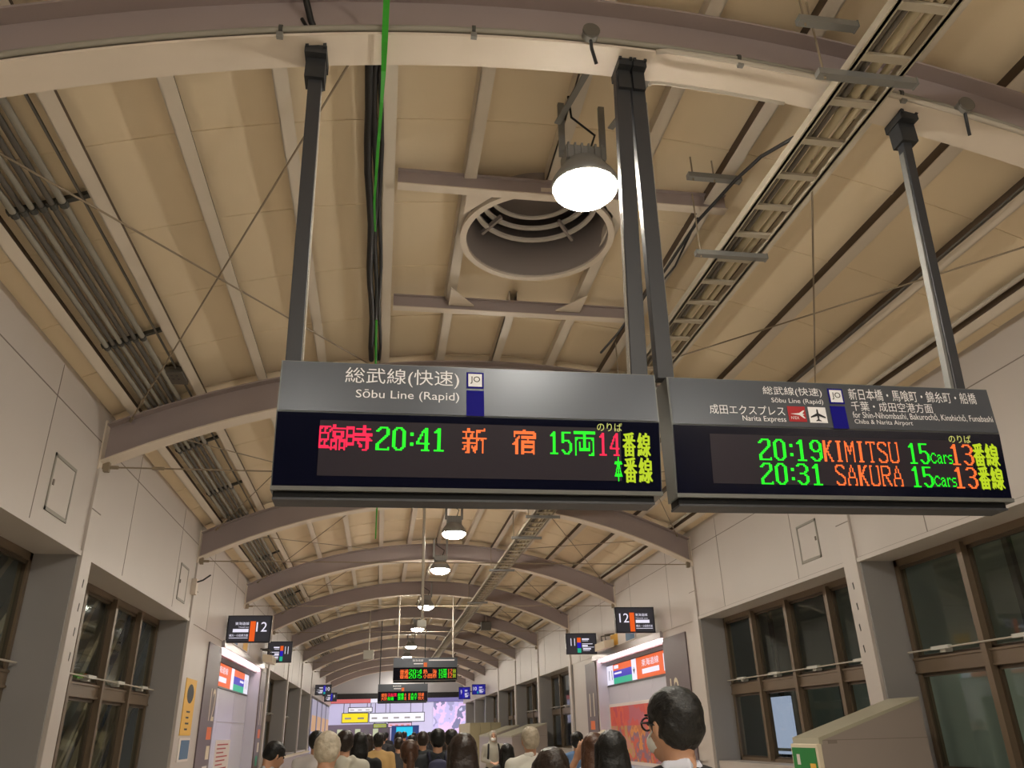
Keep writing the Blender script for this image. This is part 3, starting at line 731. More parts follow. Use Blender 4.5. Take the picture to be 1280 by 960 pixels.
# small junction box near the first far arch
p = polar(-20.9, RCEIL-0.10, 9.2); t = thing('junction_box', 'perforated grey junction box at the left conduits near the second arch', 'box', p)
q = MB(); q.box(p.x-.1, p.x+.16, 9.05, 9.4, p.z-.03, p.z+.06); q.build('body', 'pipe_dark', t, bevel=.005)
q = MB()
for i in range(3):
    for j in range(2): q.box(p.x-.05+i*.06, p.x-.02+i*.06, 9.12+j*.1, 9.15+j*.1, p.z-.032, p.z-.029)
q.build('holes', 'dark', t)

# ================================================================== GREEN STRAP AND BLACK CABLES
zA = zarc(-.17, RB)
for i, (dx, r, nm) in enumerate(((-.07, .035, 'thickest'), (-.015, .024, 'middle'), (.03, .018, 'thinnest'))):
    pts = [(-.20+dx, 4.28, zarc(-.2, RT)-.01)]
    for j in range(1, 15): pts.append((-.215+dx+.012*math.sin(j*1.3+i*2), 4.2+j*.39, zarc(-.2, RT)-.02+.01*math.sin(j*.9+i)))
    q = MB(); q.tube(pts, r, 8)
    tag(q.build('cable', 'cable', smooth=True), 'black cable beside the green strap, %s of three' % nm, 'cable', 'black cables beside the green strap')
q = MB(); q.rings([[Vector((x-w_, y, z)), Vector((x+w_, y, z)), Vector((x+w_, y+.006, z+.006)), Vector((x-w_, y+.006, z+.006))] for x, y, z, w_ in
    ((-.125, 2.9, 6.1, .022), (-.135, 3.4, 6.05, .021), (-.145, 3.85, zA-.03, .020), (-.15, 4.1, zA-.035, .016), (-.155, 4.25, zA+.03, .014), (-.17, 4.6, zA+.16, .012), (-.20, 5.2, zA+.2, .012), (-.23, 5.9, zA+.2, .010), (-.225, 6.4, zA+.24, .010))])
tag(q.build('strap', 'green'), 'bright green strap hanging from the roof beside black cables', 'strap')
q = MB(); q.tube([(-.215, 8.2, zA+.24), (-.22, 8.6, zA+.2), (-.22, 9.2, zA+.1), (-.215, 9.8, zA-.02), (-.21, 10.4, zA+.1)], .014, 6)
tag(q.build('strap', 'green'), 'green cord showing just above the top edge of the left board', 'strap')
q = MB(); q.tube([(-.2, 15.5, 5.9), (-.2, 15.6, 5.2), (-.21, 15.75, 5.85)], .012, 6); tag(q.build('strap', 'green'), 'far green cord hanging below the left board', 'strap')

# ================================================================== ARCH 1 FITTINGS (conduits, boxes)
def arc_path(x0, x1, R, y, n=40): return [(x0+(x1-x0)*i/n, y, zarc(x0+(x1-x0)*i/n, R)) for i in range(n+1)]
y = ARCH[0]-0.13
q = MB(); q.tube(arc_path(XL+.1, XR-.1, RB+.055, y), .022, 8); tag(q.build('conduit', 'pipe', smooth=True), 'upper pale conduit along the face of the nearest arch', 'conduit')
q = MB(); q.tube([(1.72, y-.005, zarc(1.72, RB)+.0)]+arc_path(1.8, XR-.1, RB+.005, y-.02, 30), .017, 8); tag(q.build('conduit', 'white_rod', smooth=True), 'lower white conduit on the right half of the nearest arch', 'conduit')
q = MB(); q.tube([(1.72, 4.0, zarc(1.7, RB)-.12), (1.74, 4.02, zarc(1.7, RB)-.08)]+arc_path(1.8, 2.75, RB-.07, 4.02, 12), .013, 8); tag(q.build('conduit', 'white_rod', smooth=True), 'thin white conduit curving from the middle poles under the nearest arch', 'conduit')
for i, (x, lb) in enumerate(((-.80, 'left of the left pole'), (.44, 'between strap and lamp'), (2.33, 'right of the middle poles'), (3.55, 'right of the cable ladder'), (4.55, 'far right'))):
    t = thing('conduit_clip', 'small clip on the nearest arch conduit, ' + lb, 'clip', (x, y, zarc(x, RB)))
    q = MB(); q.tube([(x-.012, y, zarc(x, RB)+.055), (x+.012, y, zarc(x, RB)+.055)], .032, 10); q.build('band', 'bracket', t)
    q = MB(); q.box(x-.02, x+.02, y-.03, y, zarc(x, RB)-.03, zarc(x, RB)+.01); q.build('foot', 'galv', t)
for x, lb in ((1.24, 'beside the lamp brackets'), (4.0, 'above the right hanger pole')):
    z = zarc(x, RB)+.05
    t = thing('junction_box', 'round grey junction box on the nearest arch ' + lb, 'box', (x, y, z))
    q = MB(); q.tube([(x, y-.075, z), (x, y-.02, z)], .055, 20); q.build('body', 'galv', t); q = MB(); q.tube([(x, y-.085, z), (x, y-.07, z)], .060, 20); q.build('cover', 'pipe_dark', t)
    q = MB(); q.tube([(x, y-.04, z-.05), (x+.01, y-.02, z-.11), (x+.05, y+.03, z-.19)], .012, 6); q.build('gland', 'dark', t)
# black cable rising over the left pole
q = MB(); q.tube([(-.66, 3.62, 6.30), (-.68, 3.80, 6.12), (-.64, 3.93, 6.02), (-.58, 3.98, 5.9), (-.54, 4.02, 5.72), (-.55, 4.06, 5.55)], .022, 8)
q.tube([(-.70, 3.93, 6.03), (-.62, 3.95, 5.9), (-.6, 4.0, 5.75)], .012, 6); tag(q.build('cable', 'cable', smooth=True), 'black cable wrapped over the top of the left hanger pole', 'cable')
# angled flat bars by the lamp
for (a, c, lb) in (((1.37, 3.98, 6.1), (1.22, 4.75, 6.1), 'left flat steel bracket from the nearest arch to the lamp'), ((1.86, 3.98, 6.08), (1.66, 4.75, 6.1), 'right flat steel bracket from the nearest arch to the lamp')):
    q = MB(); q.bar(a, c, .05, .012); q.box(a[0]-.03, a[0]+.03, 3.95, 4.0, 6.06, 6.14); tag(q.build('lamp_bracket', 'galv'), lb, 'bracket')

# ================================================================== BRACING RODS
def rod(a, c, lb, r=.009, m='rod', grp='bracing rods'):
    t = thing('bracing_rod', lb, 'rod', Vector(a)); a = Vector(a); c = Vector(c)
    q = MB(); q.tube([a, c], r, 6); q.build('bar', m, t)
    d = (c-a).normalized(); p = a+d*0.5
    q = MB(); q.tube([p, p+d*.14], r*2.1, 6); q.build('turnbuckle', m, t)
    q = MB(); q.tube([a, a+d*.10], r*2.4, 6); q.build('clevis', m, t)
for k in range(6):
    ya, yb = ARCH[k]+.1, ARCH[k+1]-.1
    nm = '%s bay' % ORD[k]
    for s, sd in ((-1, 'left'), (1, 'right')):
        rod(polar(s*24.3, RT-.06, yb), polar(s*8.3, RT-.06, ya), 'thin steel bracing rod rising from the far %s corner of the %s' % (sd, nm))
        rod(polar(s*24.3, RT-.06, ya), polar(s*8.3, RT-.06, yb), 'thin steel bracing rod falling to the near %s corner of the %s' % (sd, nm))
for k in range(1, 8):
    rod((XL+.1, ARCH[k], 4.76), (XR-.1, ARCH[k], 4.765), 'horizontal tie rod across the foot of the %s roof arch' % ORD[k], .010)
p0 = polar(19.3, RT-.03, 4.3); p1 = polar(19.3, RT-.03, 15)
for dx in (0, .03):
    q = MB(); q.tube([p0+Vector((dx, 0, 0)), p1+Vector((dx, 0, 0))], .009, 6); tag(q.build('cable', 'pipe_dark'), 'thin cable along the purlin above the right board, %s of two' % ('left' if dx == 0 else 'right'), 'cable')
p0 = polar(23.3, RCEIL-.09, Y0); q = MB(); q.tube([p0, p0+Vector((0, 66, 0))], .026, 8); tag(q.build('conduit', 'white_rod', smooth=True), 'pale conduit along the lowest right purlin', 'conduit')
# hanging cctv pole and small camera boxes
t = thing('camera_pole', 'slim white ceiling pole carrying a surveillance camera', 'pole', (.75, 15.6, 3.45))
q = MB(); q.tube([(.75, 15.6, 5.99), (.755, 15.6, 3.6)], .028, 10); q.build('tube', 'white_rod', t, smooth=True)
q = MB(); q.box(.65, .85, 15.5, 15.7, 5.95, 6.05); q.build('top_plate', 'white_rod', t)
q = MB(); q.box(.66, .83, 15.45, 15.72, 3.5, 3.62); q.build('camera_housing', 'latch', t, bevel=.01)
q = MB(); q.tube([(.78, 15.5, 3.5), (.83, 15.5, 3.43), (.80, 15.5, 3.36)], .012, 6); q.build('lead', 'white_rod', t)
for x, y, z, zt, lb in ((-.48, 33.0, 4.38, 5.7, 'small pale box hanging from a rod far left of the lamps'), (4.2, 33.0, 5.45, 5.72, 'small grey box hanging under the far arches right of the ladder'), (.35, 21, 5.4, 6.3, None)):
    if lb is None: continue
    t = thing('hanging_box', lb, 'box', (x, y, z))
    q = MB(); q.box(x-.2, x+.2, y-.15, y+.15, z, z+.32); q.build('body', 'latch' if x < 0 else 'pipe_dark', t, bevel=.01); q = MB(); q.tube([(x, y, z+.32), (x, y, zarc(x, RT))], .02, 6); q.build('rod', 'white_rod', t)

# ================================================================== PLATFORM SIGN RECESSES (12 and 11)
M['lit_wall'] = mat('blue_white_panel', (206, 208, 222), 0.25, spec=0.5)
M['mauve'] = mat('mauve_panel', (104, 90, 94), 0.4)
M['cream'] = mat('cream_print', (226, 214, 190), 0.5)
M['stainless'] = mat('stainless', (176, 170, 172), 0.28, 0.7)
M['s_orange'] = emat('sign_orange', (250, 98, 26), 0.85)
M['s_blue'] = emat('sign_blue', (34, 24, 200), 0.75)
M['s_green'] = emat('sign_green', (30, 190, 150), 0.8)
M['s_white'] = emat('sign_white', (244, 238, 255), 0.95)
M['s_black'] = mat('sign_black', (22, 22, 26), 0.35)
M['mon_face'] = emat('monitor_face', (58, 56, 62), 0.55)
M['orange_print'] = mat('orange_print', (236, 116, 52), 0.5)
M['teal_print'] = mat('teal_print', (60, 160, 130), 0.5)
M['yellow_poster'] = mat('yellow_poster', (236, 186, 72), 0.5)
M['blue_poster'] = mat('blue_poster', (74, 112, 150), 0.5)
M['paper'] = mat('paper', (226, 218, 214), 0.6)
def wallplane(side, x, y0, z0):
    # u runs to the reader's right, v runs down
    if side == 'left': return lambda u, v, e=0.0: Vector((x+0.002+e, y0+u, z0-v))
    return lambda u, v, e=0.0: Vector((x-0.002-e, y0-u, z0-v))
def art_mat(name, cols, scale, em=0.0):
    m = bpy.data.materials.new(name); m.use_nodes = True; nt = m.node_tree; b = nt.nodes['Principled BSDF']
    tc = nt.nodes.new('ShaderNodeTexCoord'); n = nt.nodes.new('ShaderNodeTexNoise'); n.inputs['Scale'].default_value = scale; n.inputs['Detail'].default_value = 3
    r = nt.nodes.new('ShaderNodeValToRGB'); r.color_ramp.interpolation = 'CONSTANT'
    el = r.color_ramp.elements
    while len(el) < len(cols): el.new(0.5)
    for i, c in enumerate(cols): el[i].position = 0.0 if i == 0 else 0.30+0.40*i/len(cols); el[i].color = rgb(*c)
    nt.links.new(tc.outputs['Object'], n.inputs['Vector']); nt.links.new(n.outputs['Fac'], r.inputs['Fac']); nt.links.new(r.outputs[0], b.inputs['Base Color'])
    b.inputs['Roughness'].default_value = 0.4
    if em > 0: nt.links.new(r.outputs[0], b.inputs['Emission Color']); b.inputs['Emission Strength'].default_value = em
    return m
def recess(side):
    s = -1 if side == 'left' else 1; X = XL if s < 0 else XR; a0, a1 = NICHE_L if s < 0 else NICHE_R
    def bx(q, x0, x1, *a): q.box(min(x0, x1), max(x0, x1), *a); return q
    t = thing('lit_wall_panel', 'blue-white glossy wall panel inside the recess on the %s' % side, 'wall panel', (X+s*.34, (a0+a1)/2, 0))
    q = MB()
    nP = 3; L = (a1-a0)/nP
    for i in range(nP): bx(q, X+s*.335, X+s*.35, a0+L*i+.006, a0+L*(i+1)-.006, 0.0, 2.02); bx(q, X+s*.335, X+s*.35, a0+L*i+.006, a0+L*(i+1)-.006, 2.03, 3.55)
    q.build('panel', 'lit_wall', t)
    q = MB(); bx(q, X+s*.02, X+s*.335, a1-.015, a1, 0, 3.55); q.build('side_panel', 'lit_wall', t)
    t = thing('lintel_light', 'stainless lintel with a pinkish light tube over the %s recess' % side, 'light', (X, (a0+a1)/2, 3.5))
    q = MB(); bx(q, X-s*.05, X+s*.10, a0, a1+.25, 3.52, 3.68); q.build('lintel', 'stainless', t, bevel=.008)
    q = MB(); q.tube([(X+s*.07, a0+.1, 3.485), (X+s*.07, a1-.1, 3.485)], .024, 8); q.build('tube', 'tube', t)
    q = MB(); bx(q, X+s*.12, X+s*.2, a0+.1, a1-.1, 3.42, 3.52); q.build('louvre', 'mauve', t)
    # platform number panels
    for num, y0, y1 in ((('12', a0-1.42, a0), ('11', a1+.05, a1+1.1)) if s < 0 else (('12', a0-1.45, a0), ('11', a1+.1, a1+1.35))):
        t = thing('platform_number_sign', 'mauve number sign at the %s end of the lit recess on the %s' % ('near' if num == '12' else 'far', side), 'sign', (X, (y0+y1)/2, 0))
        q = MB(); bx(q, X+s*.018, X-s*.006, y0, y1, 0, 3.50); q.build('panel', 'mauve', t)
        ye = y1 if s < 0 else y0
        W = y1-y0; P = wallplane(side, X-s*.006, y0 if s < 0 else y1, 3.5)
        hi = 0.55 if (num == '12') else 0.35
        o = W*hi if num == '12' else W*.38
        if s > 0: o = W*.18 if num == '12' else W*.28
        q = MB(); put_text(q, num, o, o+.55, .86, 1.5, P); q.build('number', 'cream', t)
        q = MB(); put_rect(q, o, o+.5, 1.62, 1.86, P); q.build('colour_square', 'orange_print', t)
        q = MB(); put_rect(q, o+.15, o+.5, 1.98, 2.24, P); q.build('pictogram', 'cream', t)
        q = MB(); put_rect(q, o-.05, o+.45, 2.36, 2.66, P) if num == '12' else put_rect(q, o, o+.4, 2.34, 2.6, P); q.build('lower_square', 'paper' if num == '12' else 'teal_print', t)
        q = MB()
        for i in range(4): put_rect(q, o, o+.42, 2.74+i*.16, 2.84+i*.16, P)
        q.build('small_lines', 'cream', t)
    # header sign
    y0, y1 = (a0+.9, 25.62) if s < 0 else (18.35, 23.99)
    t = thing('direction_sign', 'lit orange, blue and green platform sign in the recess on the %s' % side, 'sign', (X+s*.3, (y0+y1)/2, 2.82))
    q = MB(); bx(q, X+s*.32, X+s*.335, y0, y1, 2.80, 3.36); bx(q, X+s*.30, X+s*.335, y0, y1, 2.775, 2.80); q.build('housing', 's_black', t)
    P = wallplane(side, X+s*.32, y0 if s < 0 else y1, 3.34); W = y1-y0
    def f(*a): return [W*v for v in a]
    def seg(nm, m, u0, u1, v0, v1): q = MB(); put_rect(q, W*u0, W*u1, v0, v1, P); return q.build(nm, m, t)
    Q = lambda u, v: P(u, v, .004)
    if s > 0:
        seg('white_end', 's_white', 0, .12, 0, .52); seg('orange_band', 's_orange', .12, .44, 0, .17); seg('blue_band', 's_blue', .12, .44, .17, .36); seg('green_band', 's_green', .12, .44, .36, .52)
        seg('white_strip', 's_white', .44, .515, 0, .52); seg('orange_field', 's_orange', .515, 1, 0, .52)
        q = MB(); put_text(q, '11', W*.04, W*.10, .14, .40, Q); poly(q, [(.1, .2), (.5, .9), (.9, .2), (.6, .3), (.6, 0), (.4, 0), (.4, .3)], W*.455, .2, W*.045, .2, Q); q.build('dark_print', 's_black', t)
        q = MB(); put_text(q, '12', W*.90, W*.985, .06, .46, Q); put_text(q, '東海道線', W*.60, W*.84, .07, .24, Q); put_rect(q, W*.60, W*.84, .30, .42, Q); put_rect(q, W*.14, W*.22, .03, .12, Q); put_rect(q, W*.14, W*.27, .22, .27, Q); q.build('white_print', 's_white', t)
    else:
        seg('orange_field', 's_orange', 0, .46, 0, .52); seg('white_strip', 's_white', .46, .54, 0, .52); seg('orange_band', 's_orange', .54, .86, 0, .17); seg('blue_band', 's_blue', .54, .86, .17, .36); seg('green_band', 's_green', .54, .86, .36, .52); seg('white_end', 's_white', .86, 1, 0, .52)
        q = MB(); put_text(q, '東海道線', W*.06, W*.36, .06, .22, Q); put_rect(q, W*.06, W*.34, .30, .42, Q); put_rect(q, W*.72, W*.84, .22, .28, Q); q.build('white_print', 's_white', t)
        q = MB(); put_text(q, '11', W*.90, W*.96, .14, .40, Q); q.build('dark_print', 's_black', t)
    # low header advertisements above the recess
    q0 = (19.9, 22.2) if s > 0 else (20.2, 22.6)
    t = thing('header_poster', 'colourful advertising strip above the lintel on the %s wall' % side, 'poster', (X, sum(q0)/2, 3.72))
    q = MB(); bx(q, X-s*.02, X, q0[0], q0[1], 3.72, 4.05); q.build('board', 'paper', t)
    q = MB(); bx(q, X-s*.026, X-s*.02, q0[1]-.75, q0[1]-.05, 3.74, 4.03); q.build('orange_part', 'yellow_poster', t)
    q = MB(); bx(q, X-s*.026, X-s*.02, q0[0]+.05, q0[0]+.8, 3.74, 4.03); q.build('blue_part', 'blue_poster', t)
    t = thing('exit_lamp', 'beige slanted lamp box on a bracket above the %s recess' % side, 'lamp', (X-s*.3, a1-.6, 3.6))
    a1 = a1-1.5 if s > 0 else a1
    q = MB(); q.obox((X-s*.12, a1-1.0, 3.68), (-s*.28, 0, -.04), (0, 1.0, 0), (0, 0, .2)); q.build('box', 'cream', t, bevel=.01)
    for dy in (-.7, -.3):
        q = MB(); q.tube([(X, a1+dy, 4.05), (X-s*.28, a1+dy, 4.02), (X-s*.26, a1+dy, 3.86)], .02, 6); q.build('arm', 'pipe_dark', t)
recess('left'); recess('right')

# framed poster in the right recess
X = XR+.335
t = thing('framed_poster', 'large red and orange poster in a white frame under the right lit sign', 'poster', (X, 21.4, .8))
q = MB(); q.box(X-.03, X, 18.85, 24.0, .78, 2.30); q.build('frame', 'paper', t)
M['art_red'] = art_mat('poster_red', [(196, 96, 110), (216, 76, 66), (226, 92, 60), (206, 70, 84)], 1.2)
M['art_mix'] = art_mat('poster_autumn', [(206, 120, 60), (226, 150, 70), (150, 110, 130), (214, 92, 60), (196, 160, 90), (206, 140, 120)], 1.6)
q = MB(); q.box(X-.036, X-.03, 18.95, 23.85, 1.72, 2.22); q.build('red_band', 'art_red', t)
q = MB(); q.box(X-.036, X-.03, 18.95, 23.85, .86, 1.72); q.build('picture', 'art_mix', t)
# notices on the left panel and posters on the left wall strip
t = thing('notice', 'white paper notice on the blue-white panel in the left recess', 'notice', (XL-.33, 22.6, 1.0))
q = MB(); q.box(XL-.335, XL-.33, 21.65, 23.7, .6, 1.62); q.build('sheet', 'paper', t)
q = MB()
for i in range(9): q.quad((XL-.328, 21.85, 1.5-i*.09), (XL-.328, 23.4-.3*(i % 3), 1.5-i*.09), (XL-.328, 23.4-.3*(i % 3), 1.53-i*.09), (XL-.328, 21.85, 1.53-i*.09))
q.build('lines', 'red_print', t)
xw = XL-.02
t = thing('poster', 'narrow yellow poster with black pictures on the left wall strip', 'poster', (xw, 16.65, 1.78))
q = MB(); q.box(xw, xw+.012, 16.2, 17.1, 1.72, 2.70); q.build('sheet', 'yellow_poster', t)
q = MB(); P = wallplane('left', xw+.012, 16.2, 2.70)
n = len(q.v); q.v += [P(.45+.28*math.cos(a), .26+.17*math.sin(a)) for a in [2*math.pi*i/20 for i in range(20)]]; q.face(range(n, n+20))
for i in range(4): put_rect(q, .3, .6-.06*(i % 2), .56+i*.1, .59+i*.1, P)
q.build('print', 'black_print', t)
t = thing('poster', 'small blue poster below the yellow one on the left wall strip', 'poster', (xw, 16.75, 1.3))
q = MB(); q.box(xw, xw+.012, 16.25, 17.15, 1.28, 1.68); q.build('sheet', 'paper', t); q = MB(); q.box(xw+.012, xw+.016, 16.4, 17.1, 1.32, 1.64); q.build('picture', 'blue_poster', t)

# ================================================================== PLATFORM MONITORS
def monitor(x0, x1, y, z0, z1, side, num, bars, label, tint='mon_face', words=None):
    t = thing('platform_monitor', label, 'monitor', ((x0+x1)/2, y, z0))
    q = MB(); q.box(x0, x1, y, y+.10, z0, z1); q.build('housing', 's_black', t, bevel=.008)
    q = MB(); q.box(x0+.1, x1-.1, y+.1, y+.16, z0+.1, z1-.1); q.build('rear_cover', 's_black', t)
    W = x1-x0; Hh = z1-z0; P = lambda u, v, e=0.0: Vector((x0+u*W, y-.003-e, z1-v*Hh))
    q = MB(); put_rect(q, .03, .97, .04, .96, P); sc = q.build('screen', tint, t)
    Q = lambda u, v: P(u, v, .004)
    mir = (side == 'left')
    f = lambda a, b: (1-b, 1-a) if mir else (a, b)
    u = f(.10, .34); kk = .05 if num == '11' else (.07 if num == '9' else 0); q = MB(); put_text(q, num, u[0]+kk, u[1]-kk, .25, .60, Q); q.build('number', 's_white', sc)
    for (m, v0, v1) in bars:
        u = f(.36, .48); q = MB(); put_rect(q, u[0], u[1], v0, v1, Q); q.build('colour_bar', m, sc)
    q = MB()
    if words:
        u = f(.51, .82); put_text(q, words[0], u[0], u[1], .25, .36, Q); put_text(q, words[1], u[0]+(.08 if mir else 0), u[1], .41, .46, Q)
        u = f(.51, .86); put_rect(q, u[0], u[1], .50, .62, Q); u = f(.51, .93); put_text(q, words[2], u[0], u[1], .69, .78, Q); put_rect(q, u[0], u[1], .82, .84, Q)
    else:
        for (a, c, v0, v1) in ((.52, .75, .26, .32), (.52, .72, .36, .38), (.52, .86, .50, .53), (.52, .70, .57, .64), (.52, .90, .66, .68), (.54, .80, .72, .78), (.54, .76, .82, .84)):
            u = f(a, c); put_rect(q, u[0], u[1], v0, v1, Q)
    q.build('lines', 's_white', sc)
    xm = x0+.03 if mir else x1-.03; s = -1 if mir else 1; X = XL if mir else XR
    q = MB(); q.tube([((x0+x1)/2, y+.13, (z0+z1)/2), (xm, y+.2, (z0+z1)/2+.1), (X, y+.25, (z0+z1)/2+.1)], .03, 8); q.build('wall_arm', 'dark', t)
OB = [('s_orange', .22, .95)]; OBG = [('s_orange', .22, .45), ('s_blue', .45, .70), ('s_green', .72, .93)]
WD = ('東海道線', 'Tōkaidō Line', '横浜・小田原方面')
monitor(XL+.03, -2.51, 19.3, 3.63, 4.23, 'left', '12', OB, 'left dark monitor with one orange bar, higher and nearer', words=WD)
monitor(-3.42, -2.69, 25.9, 3.72, 4.34, 'left', '11', OBG, 'left dark monitor with orange, blue and green bars')
monitor(5.35, 6.30, 18.2, 3.67, 4.25, 'right', '12', OB, 'right dark monitor with one orange bar, higher and nearer', words=WD)
monitor(5.38, 6.31, 23.6, 3.675, 4.27, 'right', '11', OBG, 'right dark monitor with orange, blue and green bars')
M['mon_blue'] = emat('monitor_blue', (24, 22, 150), .7)
monitor(XL+.04, -2.6, 47, 3.70, 4.24, 'left', '10', [('s_blue', .1, .9), ('s_green', .7, .9)], 'small far left monitor nearer the camera, white number on blue')
monitor(-3.40, -2.62, 54, 3.62, 4.14, 'left', '9', [('s_blue', .1, .9)], 'small far left monitor farther away, lower of the two')
monitor(5.49, 6.31, 50, 3.71, 4.29, 'right', '10', [('s_blue', .1, .9), ('s_green', .7, .9)], 'small blue far right monitor nearer the wall and higher', 'mon_blue')
monitor(5.35, 6.14, 57, 3.72, 4.5, 'right', '9', [('s_blue', .1, .9)], 'small blue far right monitor farther away and lower', 'mon_blue')

# ================================================================== FAR BOARDS
def far_board(x0, y, ztop, label, cols, hang=True, head='white_print'):
    (t, hp, sp), H, L, LD = board('departure_board', label, (x0, y, ztop), .0, .0, .12, 2.10, .295, .418)
    q = MB(); put_text(q, '東海道線' if cols else '横須賀線', .62, .97, .05, .12, H); put_rect(q, 1.15, 2.0, .06, .10, H) if cols else None; put_rect(q, .66, .97, .17, .20, H); q.build('header_lettering', head, hp)
    q = MB(); put_rect(q, .99, 1.10, .15, .29, H); q.build('line_colour_bar', 'orange_print', hp)
    return sp, LD
t, LD = far_board(.42, 27.37, 3.94, 'distant board with orange and green rows hanging under the far lamps', True)
rr = random.Random(3)
for nm, m, u0, u1 in (('led_word', 'led_orange', .22, .50), ('led_time', 'led_green', .51, .93), ('led_destination', 'led_orange', .98, 1.42), ('led_cars', 'led_green', 1.48, 1.76), ('led_platform', 'led_orange', 1.78, 1.93), ('led_platform_caption', 'yellow_print', 1.95, 2.05)):
    q = MB()
    for v in (.065, .207):
        if nm == 'led_time': led_text(q, '20:4' if v < .1 else '20:5', u0, u1, v, v+.13, LD)
        elif nm == 'led_word': [dots(q, raster('普' if k == 0 else '通'), u0+.14*k, u0+.14*k+.135, v, v+.135, LD) for k in (0, 1)]
        elif nm == 'led_destination': [dots(q, raster(c), u0+.15*k, u0+.15*k+.135, v, v+.135, LD) for k, c in ((0, '熱'), (2, '海'))] if v < .1 else [dots(q, raster(c), u0+.15*k, u0+.15*k+.135, v, v+.135, LD) for k, c in ((0, '小'), (1, '田'), (2, '原'))]
        elif nm == 'led_cars': led_text(q, '15', u0, u0+.13, v, v+.13, LD); dots(q, raster('両'), u0+.14, u0+.275, v, v+.135, LD)
        elif nm == 'led_platform': led_text(q, '12', u0, u1, v, v+.13, LD)
        else: put_text(q, '番線', u0, u1, v, v+.13, LD)
    q.build(nm, m, t)
t, LD = far_board(-.06, 35.8, 3.60, 'farther board with orange, red and green rows below the other distant board', False)
for nm, m, u0, u1, vs in (('led_word', 'led_orange', .15, .40, (.065, .207)), ('led_notice', 'led_red', .42, .8, (.065,)), ('led_time', 'led_green', .42, .68, (.207,)), ('led_cars', 'led_green', .84, 1.1, (.065, .207)), ('led_platform', 'led_orange', 1.12, 1.2, (.065, .207)), ('led_word', 'led_orange', 1.28, 1.36, (.065, .207)), ('led_time', 'led_green', 1.38, 1.66, (.065, .207)), ('led_destination', 'led_orange', 1.7, 1.95, (.065, .207))):
    q = MB()
    for v in vs:
        k = max(1, int(round((u1-u0)/.135)))
        for i in range(k): dots(q, raster(rr.choice('普通快速横浜千葉大船')), u0+(u1-u0)*i/k, u0+(u1-u0)*(i+.95)/k, v, v+.135, LD)
    q.build(nm, m, t)
for x, y, z, lb in ((.56, 27.45, 3.93, 'thin white pole at the left end of the distant orange-green board'), (2.38, 27.45, 3.93, 'thin white pole at the right end of the distant orange-green board'), (.0, 35.9, 3.6, 'thin dark pole at the left end of the farther board'), (1.9, 35.9, 3.6, 'thin dark pole at the right end of the farther board')):
    q = MB(); q.tube([(x, y, z-.04), (x, y, zarc(x, RT)+.05)], .022, 6); tag(q.build('hanger_pole', 'white_rod' if y < 30 else 'dark'), lb, 'pole')

# ================================================================== TICKET MACHINE AND STAIR COVERS (right)
M['cover'] = mat('cover_panel', (158, 148, 142), 0.38, noise=.04, nscale=2); M['cover_top'] = mat('cover_top', (176, 172, 152), 0.45, noise=.08, nscale=6)
M['machine_green'] = mat('machine_green', (28, 132, 58), 0.4); M['machine_screen'] = emat('machine_screen', (206, 200, 226), .75)
def cover(x0, y0, ln, zf, zb, label, cat='machine', nm='stair_cover'):
    t = thing(nm, label, cat, ((x0+6.2)/2, y0+ln/2, 0)); x1 = 6.25
    k = (zb-zf)/(6.0-x0); zz = zf+k*(x1-x0)
    q = MB(); q.rings([[(x0, y, 0), (x1, y, 0), (x1, y, zz-.03), (x0, y, zf-.03)] for y in (y0, y0+ln)]); q.build('body', 'cover', t)
    q = MB(); q.rings([[(x0-.02, y, zf-.07), (x0+.02, y, zf-.07), (x0+.02, y, zf-.03), (x1, y, zz-.03), (x1, y, zz), (x0-.02, y, zf)] for y in (y0-.006, y0+ln+.006)]); q.build('top_cap', 'cover_top', t)
    q = MB(); q.box(x0, x1, y0-.003, y0, zf-.032, zf-.024); q.build('panel_joint', 'seam', t)
    return t
t = cover(4.92, 9.0, .60, 1.505, 1.836, 'grey ticket charging machine with a green front by the right wall', 'machine', 'charging_machine')
x = 4.92
q = MB(); q.box(x-.06, x, 8.985, 9.60, .3, 1.44); q.build('front_frame', 'cream', t, bevel=.008)
q = MB(); q.box(x-.066, x-.06, 9.03, 9.57, .35, 1.40); q.build('front_panel', 'machine_green', t)
q = MB(); q.box(x-.07, x-.066, 9.03, 9.38, .95, 1.17); q.build('screen', 'machine_screen', t)
q = MB(); q.box(x-.07, x-.066, 9.40, 9.47, 1.22, 1.33); q.build('label', 'paper', t)
q = MB(); q.box(x-.07, x-.066, 9.06, 9.18, 1.19, 1.24); q.build('sticker', 'yellow_poster', t)
q = MB(); q.box(x+.09, x+.20, 8.994, 9.0, 1.44, 1.475); q.build('slot', 'seam', t)
cover(4.92, 31.3, 4.0, 1.505, 1.836, 'plain grey sloping-topped cover in the middle distance at the right wall', 'cover')
cover(4.92, 37.6, 4.0, 1.505, 1.836, 'farther plain grey sloping-topped cover at the right wall', 'cover')
q = MB()
for i in range(3): q.box(4.72+i*.54, 4.72+i*.54+.53, 44, 44.1, 0, 2.1)
for i in range(6): q.box(4.72, 4.80, 44.1+i*1.0, 45.08+i*1.0, 0, 2.1)
tag(q.build('partition', mat('partition_beige', (182, 172, 140), .5)), 'beige panel partition far away on the right', 'partition')
t = thing('stair_parapet', 'pale stair parapet with a top rail on the far left', 'parapet', (-3.0, 33, 0))
q = MB(); q.box(-3.06, -2.96, 27.5, 39, 0, 1.02); q.build('panel', 'cover', t); q = MB(); q.box(-3.1, -2.92, 27.4, 39.1, 1.02, 1.08); q.build('top_rail', 'cream', t)

